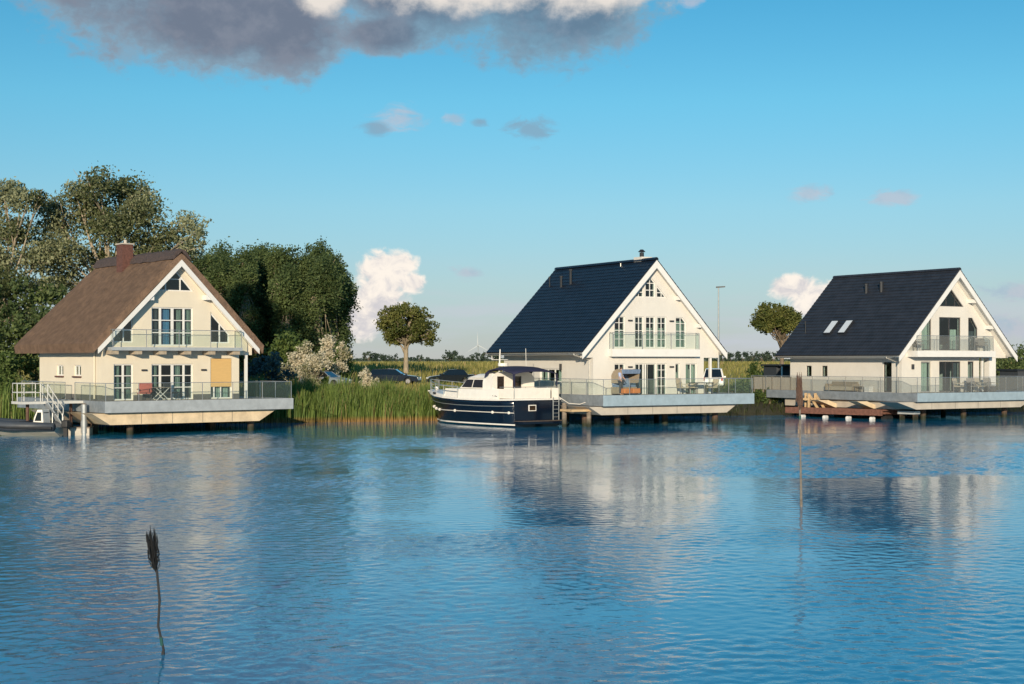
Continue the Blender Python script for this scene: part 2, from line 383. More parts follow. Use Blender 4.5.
# ------------------------------------------------------------------ land and water
SHORE = [(-9000, 70), (-300, 90), (-60, 96), (-30, 97), (-22, 99), (-16.5, 100.5), (-6, 103.5), (0, 107.5), (8, 110.5), (14, 112.5), (19, 113.5), (26, 118), (40, 121), (60, 123), (300, 132), (9000, 150)]
def shore(x):
    for (a, ya), (b, yb) in zip(SHORE, SHORE[1:]):
        if x <= b: return ya + (yb - ya) * (x - a) / (b - a)
    return SHORE[-1][1]
PROF = [(-6, -1.2), (0, -.02), (1.2, .55), (3, 1.0), (12, 1.45), (40, 1.85), (75, 2.3), (115, 2.9), (150, 3.05), (12000, 3.05)]
def land_h(t):
    for (a, za), (b, zb) in zip(PROF, PROF[1:]):
        if t <= b: return za + (zb - za) * max(0, t - a) / (b - a) if t > a else za
    return PROF[-1][1]
def ground(x, y): return land_h(y - shore(x))

def ground_mat():
    m = mat('meadow_soil', (.36, .30, .10), .95, .3, .35, .12, 2.5, base2=(.17, .165, .05), stretch=(1, .5, 1))
    nt = m.node_tree; N = nt.nodes; L = nt.links; p = N['Principled BSDF']
    src = p.inputs['Base Color'].links[0].from_socket
    geo = N.new('ShaderNodeNewGeometry'); sp = N.new('ShaderNodeSeparateXYZ'); L.new(geo.outputs['Position'], sp.inputs[0])
    mr = N.new('ShaderNodeMapRange'); mr.inputs['From Min'].default_value = 1.0; mr.inputs['From Max'].default_value = 1.6; L.new(sp.outputs['Z'], mr.inputs['Value'])
    mx = N.new('ShaderNodeMix'); mx.data_type = 'RGBA'; mx.inputs[6].default_value = (.032, .030, .014, 1)
    L.new(mr.outputs[0], mx.inputs[0]); L.new(src, mx.inputs[7]); L.new(mx.outputs[2], p.inputs['Base Color'])
    return m
def build_land():
    xs = sorted(set([-9000, -4000, -2000, -1000, -500, -250, -120] + [x * 1.5 for x in range(-46, 50)] + [120, 250, 500, 1000, 2000, 4000, 9000]))
    ts = [-6, -2, -.5, 0, .5, 1.2, 2, 3, 5, 8, 12, 18, 25, 32, 40, 50, 60, 75, 95, 115, 150, 220, 350, 600, 1200, 2500, 5000, 12000]
    mb = MB(); vs = []; fs = []
    for x in xs:
        for t in ts:
            j = 0 if t > 150 or abs(x) > 100 else rnd.uniform(-.05, .05) * (1 if t > 1 else .6)
            vs.append((x, shore(x) + t + (rnd.uniform(-.25, .25) if -1 < t < 2 and abs(x) < 100 else 0), land_h(t) + j))
    n = len(ts)
    fs = [(i * n + k, (i + 1) * n + k, (i + 1) * n + k + 1, i * n + k + 1) for i in range(len(xs) - 1) for k in range(n - 1)]
    tag(mb.add(vs, fs).build('ground', ground_mat(), smooth=True), None, None, kind='structure')
build_land()

def water_mat():
    m = bpy.data.materials.new('lake_water'); m.use_nodes = True
    nt = m.node_tree; N = nt.nodes; L = nt.links; p = N['Principled BSDF']
    p.inputs['Base Color'].default_value = (.014, .225, .40, 1); p.inputs['Roughness'].default_value = .035; p.inputs['IOR'].default_value = 1.5
    geo = N.new('ShaderNodeNewGeometry')
    def mth(op, a, b=None):
        n = N.new('ShaderNodeMath'); n.operation = op
        for i, x in enumerate((a, b)):
            if x is None: continue
            if isinstance(x, (int, float)): n.inputs[i].default_value = x
            else: L.new(x, n.inputs[i])
        return n.outputs[0]
    def noise(scale, sx, sy, detail=3, rough=.5, rot=0):
        mp = N.new('ShaderNodeMapping'); mp.inputs['Scale'].default_value = (sx, sy, 1); mp.inputs['Rotation'].default_value = (0, 0, rot)
        L.new(geo.outputs['Position'], mp.inputs[0])
        n = N.new('ShaderNodeTexNoise'); n.inputs['Scale'].default_value = scale; n.inputs['Detail'].default_value = detail; n.inputs['Roughness'].default_value = rough
        L.new(mp.outputs[0], n.inputs['Vector']); return n.outputs['Fac']
    at = N.new('ShaderNodeAttribute'); at.attribute_name = 'ruffle'
    h = mth('ADD', mth('MULTIPLY', noise(6, 1, 1.15, 3, .55, .3), .12), mth('MULTIPLY', noise(14, 1, 1.1, 2, .5, -.2), .04))
    h = mth('MULTIPLY', h, mth('ADD', at.outputs['Fac'], .0))
    b = N.new('ShaderNodeBump'); b.inputs['Strength'].default_value = 1; b.inputs['Distance'].default_value = 1.0
    L.new(h, b.inputs['Height']); L.new(b.outputs[0], p.inputs['Normal'])
    return m
def build_water():
    """the lake: real wind ripples as geometry in the stretch before the houses, a flat sheet beyond it"""
    import numpy as np
    y0, y1, nx = 13.0, 128.0, 760
    ys = [y0]
    while ys[-1] < y1: ys.append(ys[-1] + .055 + .0008 * (ys[-1] - y0))
    ys[-1] = y1; ys = np.array(ys); ny = len(ys)
    hwid = 9 + .43 * ys                       # finer mesh on the near water, coarser far out
    U = np.linspace(-1, 1, nx); X = hwid[:, None] * U[None, :]; Y = np.repeat(ys[:, None], nx, 1)
    cell = (hwid * 2 / nx)[:, None] * np.ones_like(X)
    g = np.random.default_rng(4)
    def ss(v, a, b_):
        t = np.clip((v - a) / (b_ - a), 0, 1); return t * t * (3 - 2 * t)
    def soft(n, lam, seed):
        r = np.random.default_rng(seed); o = np.zeros_like(X)
        for _ in range(n):
            a = r.uniform(0, 2 * np.pi); k = 2 * np.pi / (lam * r.uniform(.6, 1.8)); o += np.sin(k * (np.cos(a) * X * .7 + np.sin(a) * Y * 1.2) + r.uniform(0, 6.28))
        return o / np.sqrt(n / 2)
    wob = soft(7, 16, 1) * 2.2 + soft(6, 5, 2) * .7
    Yw = Y + wob; Xw = X + wob * .9
    # gusts of wind roughen some stretches, others lie almost calm
    k = .025 + 0 * X                          # root-mean-square slope of the ripples
    k = np.maximum(k, .125 * ss(Yw, 53, 57) * ss(Yw, 84, 77) * ss(Xw, 1, 9))
    k = np.maximum(k, .095 * ss(Yw, 92, 84) * ss(Yw, 27, 40) * ss(Xw, 1, -7))
    k = np.maximum(k, .075 * ss(Yw, 28, 31) * ss(Yw, 38, 35) * ss(Xw, 8, 3))
    k = np.maximum(k, .046 * ss(Yw, 37, 28))
    k = np.maximum(k, .07 * ss(Yw, 104, 110))
    k *= 1 + .22 * soft(9, 9, 3) + .12 * soft(9, 3, 5)
    k = np.clip(k, .012, .15)
    z = np.zeros_like(X); NW = 90
    for i in range(NW):
        lam = .13 * (.62 / .13) ** g.random(); ang = g.normal(-1.25, 1.15); kk = 2 * np.pi / lam
        z += ss(lam / cell, 2.2, 4.5) * lam * np.sin(kk * (np.cos(ang) * X + np.sin(ang) * Y) + g.uniform(0, 6.28))
    z *= math.sqrt(2 / NW) / (2 * math.pi)
    for i in range(14):
        lam = 1.4 * 3 ** g.random(); ang = g.normal(-1.2, .5); kk = 2 * np.pi / lam
        z += .022 * lam / (2 * math.pi) * np.sin(kk * (np.cos(ang) * X + np.sin(ang) * Y) + g.uniform(0, 6.28))
    z *= k
    z *= ss(np.abs(U)[None, :] + 0 * X, 1, .96) * ss(Y, y0, y0 + 1.5) * ss(Y, y1, y1 - 3)
    co = np.stack([X, Y, z], -1).reshape(-1, 3).astype(np.float32)
    i = np.arange((ny - 1) * nx).reshape(ny - 1, nx)[:, :-1].ravel()
    f = np.stack([i, i + 1, i + nx + 1, i + nx], -1).astype(np.int32)
    me = bpy.data.meshes.new('water'); me.vertices.add(len(co) + 8); 
    out = np.array([(-9000, -400, 0), (9000, -400, 0), (9000, 152, 0), (-9000, 152, 0), (-hwid[0], y0, 0), (hwid[0], y0, 0), (hwid[-1], y1, 0), (-hwid[-1], y1, 0)], np.float32)
    me.vertices.foreach_set('co', np.concatenate([co, out]).ravel())
    n = len(co); ring = np.array([(n + a, n + (a + 1) % 4, n + 4 + (a + 1) % 4, n + 4 + a) for a in range(4)], np.int32)
    F = np.concatenate([f, ring]); me.loops.add(F.size); me.loops.foreach_set('vertex_index', F.ravel())
    me.polygons.add(len(F)); me.polygons.foreach_set('loop_start', np.arange(0, F.size, 4, dtype=np.int32))
    me.update(calc_edges=True); me.polygons.foreach_set('use_smooth', np.ones(len(F), bool))
    at = me.attributes.new('ruffle', 'FLOAT', 'POINT'); at.data.foreach_set('value', np.concatenate([k.ravel(), np.full(8, .05)]).astype(np.float32))
    me.materials.append(water_mat()); o = bpy.data.objects.new('water', me); col.objects.link(o)
    tag(o, None, None, kind='structure')
build_water()

# ------------------------------------------------------------------ plants
def quad_leaf(vs, fs, tint, c, s, rx, val):
    n = Vector((rx.gauss(0, 1), rx.gauss(0, 1), rx.gauss(0, 1))).normalized()
    a = n.orthogonal().normalized(); a.rotate(Matrix.Rotation(rx.uniform(0, 6.28), 3, n)); b = n.cross(a)
    L_ = s * rx.uniform(.7, 1.3); W_ = L_ * rx.uniform(.45, .7)
    i = len(vs)
    vs += [c - a * L_ * .5, c + b * W_ * .5 + n * L_ * .1, c + a * L_ * .5, c - b * W_ * .5 + n * L_ * .1]
    fs.append((i, i + 1, i + 2, i + 3)); tint += [val] * 4

def crown_mesh(clumps, n, size, seed, name, m, parent, tintbias=0, shell=.55):
    rx = random.Random(seed); vs = []; fs = []; tint = []
    tot = sum(r[0] * r[1] * r[2] for _, r in clumps) or 1
    for c, r in clumps:
        k = max(6, int(n * r[0] * r[1] * r[2] / tot)); base = rx.uniform(.12, .75) + tintbias
        subs = [(Vector((rx.gauss(0, 1), rx.gauss(0, 1), rx.gauss(0, 1))).normalized() * rx.uniform(.3, 1.0)) for _ in range(max(3, k // 26))]
        for i in range(k):
            if rx.random() < .62:
                s_ = rx.choice(subs); d = s_ + Vector((rx.gauss(0, .20), rx.gauss(0, .20), rx.gauss(0, .17)))
            else:
                d = Vector((rx.gauss(0, 1), rx.gauss(0, 1), rx.gauss(0, 1))).normalized() * rx.random() ** shell
            p = Vector((c[0] + d.x * r[0], c[1] + d.y * r[1], c[2] + d.z * r[2]))
            quad_leaf(vs, fs, tint, p, size * (rx.uniform(.6, 1.35)), rx, min(1, max(0, base + rx.gauss(0, .2))))
    mb = MB(); mb.v = [tuple(v) for v in vs]; mb.f = fs
    return mb.build(name, m, parent, tint=tint, recalc=False)

def branch_mesh(clumps, fork, tr, seed, lean=(0, 0), nb=99, lo=.35, name='trunk', m=None, parent=None, twigs=2):
    rx = random.Random(seed); mb = MB()
    top = Vector((lean[0], lean[1], fork))
    mb.tube([(0, 0, -.3), (lean[0] * .1, lean[1] * .1, fork * .15), (lean[0] * .5, lean[1] * .5, fork * .6), top], [tr * 1.5, tr * 1.08, tr * .92, tr * .85], 9)
    for c, r in clumps[:nb]:
        c = Vector(c); st = top * rx.uniform(lo + .3, 1.0) if rx.random() < .4 else top * rx.uniform(.94, 1)
        mid = st.lerp(c, .5) + Vector((rx.uniform(-.4, .4), rx.uniform(-.4, .4), rx.uniform(-.6, .1) + .12 * (c - st).length))
        q1 = st.lerp(mid, .5) + Vector((0, 0, .1 * (c - st).length))
        b = tr * rx.uniform(.35, .55)
        mb.tube([st, q1, mid, c], [b, b * .75, b * .5, b * .15], 6)
        for _ in range(twigs):
            e = c + Vector((rx.uniform(-1, 1) * r[0], rx.uniform(-1, 1) * r[1], rx.uniform(-.6, 1) * r[2])) * .9
            s2 = mid.lerp(c, rx.uniform(.1, .8)); mb.tube([s2, s2.lerp(e, .5) + Vector((0, 0, .15)), e], [b * .4, b * .25, b * .07], 5)
    return mb.build(name, m, parent, smooth=True)

def dome_clumps(seed, n, cx, cz, rx_, ry_, rz_, cr, flat=.8, lo=-.55):
    r = random.Random(seed); out = []; tries = 0
    while len(out) < n and tries < 6000:
        tries += 1
        d = Vector((r.gauss(0, 1), r.gauss(0, 1), r.gauss(0, 1))).normalized() * r.uniform(.35, 1.0) ** .6
        if d.z < lo: continue
        p = Vector((cx[0] + d.x * rx_, cx[1] + d.y * ry_, cz + d.z * rz_))
        if all((p - Vector(q[0])).length > cr * .85 for q in out):
            s = cr * r.uniform(.75, 1.3); out.append((tuple(p), (s, s, s * flat)))
    return out

def tree(name, label, cat, loc, clumps, nleaf, size, leafm, barkm, tr, fork, seed, group=None, lean=(0, 0), nb=99, bias=0, twigs=2):
    t = thing(name, label, cat, loc, 0, group)
    branch_mesh(clumps, fork, tr, seed, lean, nb, name='trunk', m=M[barkm], parent=t, twigs=twigs)
    crown_mesh(clumps, nleaf, size, seed + 1, 'crown', M[leafm], t, bias)
    return t

def at(px, d, z=None):
    x = (px - 512) / 1500 * d; return (x, d, ground(x, d) if z is None else z)
def zat(py, d): return 4.2 + (360 - py) * d / 1500

# tall silver poplars behind the thatched house
def poplar_group():
    d = 126; s = d / 1500
    b = at(112, d); g = b[2]
    cl = []
    r = random.Random(3)
    spots = [(60, 215, 22), (80, 192, 20), (105, 180, 20), (130, 186, 22), (150, 206, 20), (165, 228, 18), (188, 215, 15), (200, 226, 11), (178, 240, 17), (95, 212, 24), (125, 220, 24), (145, 240, 20),
             (70, 246, 22), (48, 200, 15), (40, 240, 18), (92, 250, 20), (115, 176, 12), (88, 175, 10), (195, 240, 12), (160, 255, 18), (60, 270, 20), (118, 262, 16), (76, 182, 12), (142, 188, 13)]
    for px, py, rr in spots:
        q = at(px, d); rad = rr * s * 1.1
        cl.append((((q[0] - b[0]) + r.uniform(-.2, .2), r.uniform(-2.4, 2.4), zat(py + 8, d) - g), (rad * 1.05, rad * 1.3, rad * .8)))
    tree('silver_poplar', 'tall spreading silver-leaved tree directly behind the chimney of the thatched house', 'tree', b, cl, 30000, .27, 'leaf_silver', 'palebark', .42, 6.5, 11, lean=(-.2, 0), twigs=3)
    d = 121; s = d / 1500; b = at(-2, d); g = b[2]; cl = []
    for px, py, rr in [(20, 200, 17), (0, 190, 18), (35, 196, 12), (-20, 205, 20), (10, 230, 22), (30, 255, 22), (-10, 260, 25), (15, 285, 22), (40, 290, 20), (-25, 235, 22), (8, 310, 20), (36, 320, 16), (-30, 300, 20)]:
        q = at(px, d); rad = rr * s
        cl.append((((q[0] - b[0]), r.uniform(-2, 2), zat(py, d) - g), (rad * 1.05, rad * 1.3, rad * .8)))
    tree('silver_poplar', 'leafy silver-green tree cut by the picture edge, beside the thatched roof eave', 'tree', b, cl, 21000, .27, 'leaf_silver', 'palebark', .36, 5.5, 21, lean=(.3, 0), twigs=3, bias=-.08)
poplar_group()

# dark grove of tall slender trees
def grove_tree_proto(seed, h, rad):
    r = random.Random(seed); cl = []
    for i in range(34):
        f = r.uniform(.06, .97); w_ = rad * (1.0 if .3 < f < .8 else .62 if f <= .3 else (1.0 - f) / .2 * .7 + .3)
        a = r.uniform(0, 6.28); k = w_ * r.uniform(.3, .78); c = rad * r.uniform(.36, .5)
        cl.append(((math.cos(a) * k, math.sin(a) * k, f * h), (c, c, c * 1.9)))
    return cl
GL = 'tall slender dark green tree packed into the dense grove between thatched house and meadow tree'
GG = 'trees of the dense dark grove'
protos = []
for i, (h, rad) in enumerate([(14.6, 2.3), (13.6, 2.0), (14.0, 2.5)]):
    cl = grove_tree_proto(40 + i, h, rad)
    t = tree('grove_tree', GL, 'tree', (0, 0, 0), cl, 15000, .27, 'leaf_grove', 'palebark', .2, h * .8, 50 + i, group=GG, twigs=1)
    protos.append(t)
gspots = [(214, 152, 246), (236, 150, 250), (258, 153, 245), (277, 149, 242), (297, 150, 240), (316, 152, 242), (330, 149, 250), (339, 151, 262), (225, 158, 243), (267, 160, 240), (306, 159, 238), (328, 158, 244), (246, 144, 262), (288, 143, 258), (196, 150, 252), (207, 156, 247), (222, 146, 250), (240, 147, 247), (251, 157, 243), (284, 161, 240), (318, 144, 256), (334, 155, 249)]
for i, (px, d, py) in enumerate(gspots):
    d *= 1.13; p = at(px, d); hgt = zat(py, d) - p[2]; pr = protos[i % 3]; base = [14.6, 13.6, 14.0][i % 3] + 1.3
    o = pr if i < 3 else dup(pr)
    k = hgt / base; o.location = p; o.rotation_euler = (0, 0, i * 1.7); o.scale = (1.1, 1.1, k)

# lone meadow trees
d = 175; b = at(406, d)
cl = dome_clumps(5, 46, (.1, 0), zat(327, d) - b[2], 3.15, 3.15, 2.6, .98, .8, -.55)
tree('meadow_tree', 'lone round-crowned tree standing in the meadow beside the white cumulus cloud', 'tree', b, cl, 14000, .28, 'leaf_oak', 'palebark', .30, zat(346, d) - b[2], 61)
d = 165; b = at(782, d)
cl = dome_clumps(6, 40, (-.35, 0), zat(323, d) - b[2], 2.5, 2.5, 1.95, .82, .75, -.42)
tree('meadow_tree', 'round-crowned tree half hidden behind the roof with two skylights', 'tree', b, cl, 11000, .28, 'leaf_oak', 'bark', .24, zat(340, d) - b[2], 63)

def shrub(name, label, px, d, w_, h_, leafm, n, seed, size=.22, group=None, bias=0, dz=0):
    b = at(px, d); r = random.Random(seed); cl = []
    for i in range(14):
        a = r.uniform(0, 6.28); k = r.uniform(0, .75) * w_ / 2; f = r.uniform(.12, .9); f *= 1 - .35 * (k / (w_ / 2))
        c = w_ * r.uniform(.13, .2); cl.append(((math.cos(a) * k, math.sin(a) * k * .8, f * h_), (c, c, c * 1.05)))
    t = thing(name, label, 'shrub', b, 0, group)
    branch_mesh(cl, h_ * .2, .05, seed, name='stem', m=M['bark'], parent=t, twigs=1)
    crown_mesh(cl, n, size, seed + 1, 'foliage', M[leafm], t, bias)
    return t
shrub('dark_shrub', 'large dark blue-green shrub in shade beside the porch of the thatched house', 270, 114, 4.6, 3.5, 'leaf_blue', 3600, 71, .24)
shrub('dark_shrub', 'low dark blue-green shrub just behind the glass railing of the thatched house', 252, 113, 2.6, 2.6, 'leaf_blue', 2000, 72, .24)
shrub('blossoming_shrub', 'broad cream-blossomed shrub next to the big dark blue-green shrub', 302, 137, 4.8, 5.0, 'leaf_pale', 5200, 73, .24)
shrub('blossoming_shrub', 'tall cream-blossomed shrub at the foot of the dark grove', 332, 139, 3.4, 5.0, 'leaf_pale', 3400, 74, .24)
shrub('blossoming_shrub', 'small cream-blossomed shrub in front of the navy estate car', 367, 122, 2.2, 2.1, 'leaf_pale', 1500, 75, .2)
shrub('blossoming_shrub', 'low cream-flowered shrub beside the half hidden silver car', 318, 133, 3.6, 3.2, 'leaf_pale', 2600, 76, .2, bias=-.2)
shrub('sapling', 'yellow-green sapling between the silver car and the cream-blossomed shrub', 324, 118, .9, 2.3, 'leaf_yellow', 600, 77, .2)
shrub('green_bush', 'fresh green bush at the foot of the grove behind the porch', 285, 146, 6.5, 5.0, 'leaf_under', 3000, 78, .34)
shrub('green_bush', 'mid green bush below the right end of the grove', 338, 147, 4.8, 4.6, 'leaf_under', 2200, 79, .34)
for i, (px, d_, w_, h_, lb) in enumerate([(8, 112, 5.5, 3.2, 'bramble bush beside the far left landing under the silver tree'), (36, 118, 5, 5.2, 'dark bush touching the blank rear corner of the thatched house'), (-16, 106, 5, 2.6, 'bramble bush cut by the picture edge behind the dinghy')]):
    shrub('bramble_bush', lb, px, d_, w_, h_, 'leaf_under', 2200, 81 + i, .28)
for i, (px, d_, w_, h_) in enumerate([(-10, 116, 7, 9), (20, 117, 6.5, 9.5), (48, 119, 6, 10), (72, 122, 6, 9), (180, 128, 7, 9), (205, 132, 6, 8.5)]):
    shrub('understory_tree', 'bushy dark tree forming the leafy understory behind the thatched house', px, d_, w_, h_, 'leaf_grove', 2600, 91 + i, .36, group='understory behind the thatched house')
shrub('hedge_bush', 'dark rounded bush beside the dark shed between the tiled houses', 757, 132, 4.0, 2.3, 'leaf_under', 1700, 101, .28, bias=-.2)
shrub('hedge_bush', 'low dark bush on the bank between the two tiled houses', 741, 122, 3.0, 1.2, 'leaf_under', 1200, 102, .22, bias=-.2)
shrub('bank_bush', 'straggly dark bush at the water line left of the red timber raft', 770, 116.5, 3.2, 1.2, 'leaf_under', 1300, 103, .2, bias=-.25)
for i, (px, d_, w_, h_) in enumerate([(1000, 150, 7, 3.2), (1030, 152, 7, 3.8), (978, 155, 6, 2.8), (1052, 146, 7, 3.6)]):
    shrub('boundary_tree', 'dark bushy tree in the belt beyond the porch pillar of the slate-roofed house', px, d_, w_, h_, 'leaf_grove', 1900, 111 + i, .34, group='tree belt at the right edge')

# far trees along the horizon
def far_tree(label, px, d, w_, h_, seed, group=None):
    b = at(px, d); cl = dome_clumps(seed, 9, (0, 0), h_ * .48, w_ / 2, w_ / 2, h_ * .42, w_ * .2, .9, -1)
    t = tree('far_tree', label, 'tree', b, cl, 600, w_ * .13, 'leaf_far', 'bark', w_ * .03, h_ * .2, seed + 3, group=group, twigs=0)
    return t
FG = 'small trees on the far horizon'
FL = 'small dark tree on the far horizon beyond the meadow'
for i, (px, d, w_, h_) in enumerate([(369, 640, 5, 5.2), (377, 660, 6, 4.0), (386, 700, 6, 3.6), (396, 650, 3, 4.4), (420, 690, 3.5, 3.8), (428, 700, 3, 2.6), (450, 560, 6.0, 5.2), (461, 620, 4, 3.4), (472, 640, 4.5, 3.9), (482, 600, 5.5, 4.4), (494, 560, 6, 5.2),
                                     (690, 600, 5, 4), (722, 520, 5.5, 5.0), (731, 540, 4.5, 4.0), (742, 560, 6, 5.2), (753, 540, 5, 4.2), (763, 560, 6, 4.4), (773, 560, 6, 4.6), (1018, 500, 7, 6)]):
    far_tree(FL, px, d, w_, h_, 130 + i * 5, FG)
def treeline():
    r = random.Random(9); vs = []; fs = []; tint = []
    for i in range(9000):
        x = r.uniform(-900, 900); y = 2150 + r.uniform(-20, 20)
        hh = 2.6 + 2.4 * math.sin(x * .021) * math.sin(x * .0077 + 1) + 2.0 * math.sin(x * .09 + 2)
        if hh < 1.5: hh = 1.5
        z = 3 + hh * r.random() ** .7
        quad_leaf(vs, fs, tint, Vector((x, y, z)), 4.2, r, r.random())
    mb = MB(); mb.v = [tuple(v) for v in vs]; mb.f = fs
    tag(mb.build('far_treeline', M['leaf_far'], tint=tint, recalc=False), 'thin dark line of distant trees along the horizon', 'treeline', kind='stuff')
treeline()

# reeds and meadow grass
def reed_mat(name, dry, g1, g2, z0, z1):
    m = leaf_mat(name, g1, g2, .42, (0, 1), (.40, .28, .13)); nt = m.node_tree; N = nt.nodes; L = nt.links
    p = N['Principled BSDF']; cr = [n for n in N if n.type == 'VALTORGB'][0]
    geo = N.new('ShaderNodeNewGeometry'); sp = N.new('ShaderNodeSeparateXYZ'); L.new(geo.outputs['Position'], sp.inputs[0])
    mr = N.new('ShaderNodeMapRange'); mr.inputs['From Min'].default_value = z0; mr.inputs['From Max'].default_value = z1; L.new(sp.outputs['Z'], mr.inputs['Value'])
    mx = N.new('ShaderNodeMix'); mx.data_type = 'RGBA'; mx.inputs[6].default_value = (*dry, 1)
    L.new(mr.outputs[0], mx.inputs[0]); L.new(cr.outputs[0], mx.inputs[7]); L.new(mx.outputs[2], p.inputs['Base Color'])
    return m
def blades(name, m, label, cat, pts, hfun, wid, seed, lean=.22, seg=2):
    r = random.Random(seed); vs = []; fs = []; tint = []
    for x, y, z in pts:
        h = hfun(r, x, y); a = r.uniform(0, 6.28); w_ = wid * r.uniform(.6, 1.4)
        dx, dy = math.cos(a) * w_ / 2, math.sin(a) * w_ / 2
        lx, ly = r.gauss(.05, lean) * h, r.gauss(0, lean) * h
        i = len(vs); v = min(1, max(0, r.gauss(.45, .25)))
        vs += [(x - dx, y - dy, z), (x + dx, y + dy, z), (x + lx * .35 - dx * .8, y + ly * .35 - dy * .8, z + h * .6), (x + lx * .35 + dx * .8, y + ly * .35 + dy * .8, z + h * .6), (x + lx, y + ly, z + h)]
        fs += [(i, i + 1, i + 3, i + 2), (i + 2, i + 3, i + 4)]; tint += [v] * 5
    mb = MB(); mb.v = vs; mb.f = fs
    return tag(mb.build(name, m, tint=tint, recalc=False), label, cat, kind='stuff')
def scatter(n, x0, x1, t0, t1, seed, keep=None):
    r = random.Random(seed); out = []
    while len(out) < n:
        x = r.uniform(x0, x1); t = r.uniform(t0, t1); y = shore(x) + t
        if keep and not keep(x, y, t, r): continue
        out.append((x, y, ground(x, y) - .05))
    return out
rm = reed_mat('reed_blades', (.42, .25, .09), (.075, .13, .024), (.26, .335, .085), .12, .42)
gm = reed_mat('meadow_blades', (.17, .15, .05), (.13, .145, .03), (.42, .35, .11), 0, .1)
gd = reed_mat('bank_blades_shade_tinted', (.05, .045, .02), (.022, .036, .010), (.075, .09, .022), 0, .4)  # blades coloured dark in place of shade lying on the bank
blades('reeds', rm, 'dense green reed bed with dry tan stems along the bank', 'reeds', scatter(15000, -20, -3.2, -.5, 3.2, 1) + scatter(5000, -62, -26, -.3, 3.5, 2), lambda r, x, y: r.uniform(1.1, 2.2) * (.85 if x > -9 else 1) * (1 + .13 * math.sin(x * 2.1 + 1) + .1 * math.sin(x * 5.3 + y * 2)), .05, 3, .12)
def px_of(x, y): return 512 + 1500 * x / y
mead = scatter(26000, -62, 62, 2.5, 40, 4, lambda x, y, t, r: -30 < px_of(x, y) < 1054 and not (x > 13 and t < 18)) + scatter(30000, -110, 110, 40, 135, 5, lambda x, y, t, r: -30 < px_of(x, y) < 1054)
blades('meadow_grass', gm, 'tall yellow-green meadow grass behind the shore', 'grass', mead, lambda r, x, y: r.uniform(.2, .5) if y - shore(x) < 48 else r.uniform(.35, .95), .09, 6, .2)
mfar = scatter(24000, -330, 330, 135, 460, 14, lambda x, y, t, r: -20 < px_of(x, y) < 1044 and r.random() < 1.2 - t / 500)
blades('meadow_grass', gm, 'far yellowish meadow grass reaching towards the horizon', 'grass', mfar, lambda r, x, y: r.uniform(.5, 1.0), .24, 16, .2)
blades('bank_grass', gd, 'rank grass darkened for shade on the bank between the houses', 'grass', scatter(9000, 4, 62, -.2, 20, 7, lambda x, y, t, r: px_of(x, y) < 1054) + scatter(2500, -32, -18, -.2, 3, 8), lambda r, x, y: r.uniform(.3, .75), .06, 9, .25)

# ------------------------------------------------------------------ windows and houses
def inset(poly, d):
    """inward offset of a convex polygon (counter-clockwise)"""
    area = sum(a[0] * b[1] - b[0] * a[1] for a, b in zip(poly, poly[1:] + poly[:1]))
    P_ = poly if area > 0 else poly[::-1]; n = len(P_); lines = []
    for i in range(n):
        a, b = Vector(P_[i]), Vector(P_[(i + 1) % n]); t = (b - a).normalized(); nn = Vector((-t.y, t.x)); lines.append((a + nn * d, t))
    out = []
    for i in range(n):
        (p, t), (q, s) = lines[i - 1], lines[i]
        den = t.x * s.y - t.y * s.x
        if abs(den) < 1e-6: out.append(tuple(q)); continue
        k = ((q.x - p.x) * s.y - (q.y - p.y) * s.x) / den; out.append((p.x + t.x * k, p.y + t.y * k))
    return P_, out
def span(poly, c, axis):
    o = 1 - axis; xs = []
    for a, b in zip(poly, poly[1:] + poly[:1]):
        if (a[axis] - c) * (b[axis] - c) < 0:
            t = (c - a[axis]) / (b[axis] - a[axis]); xs.append(a[o] + (b[o] - a[o]) * t)
    return (min(xs), max(xs)) if len(xs) >= 2 else None
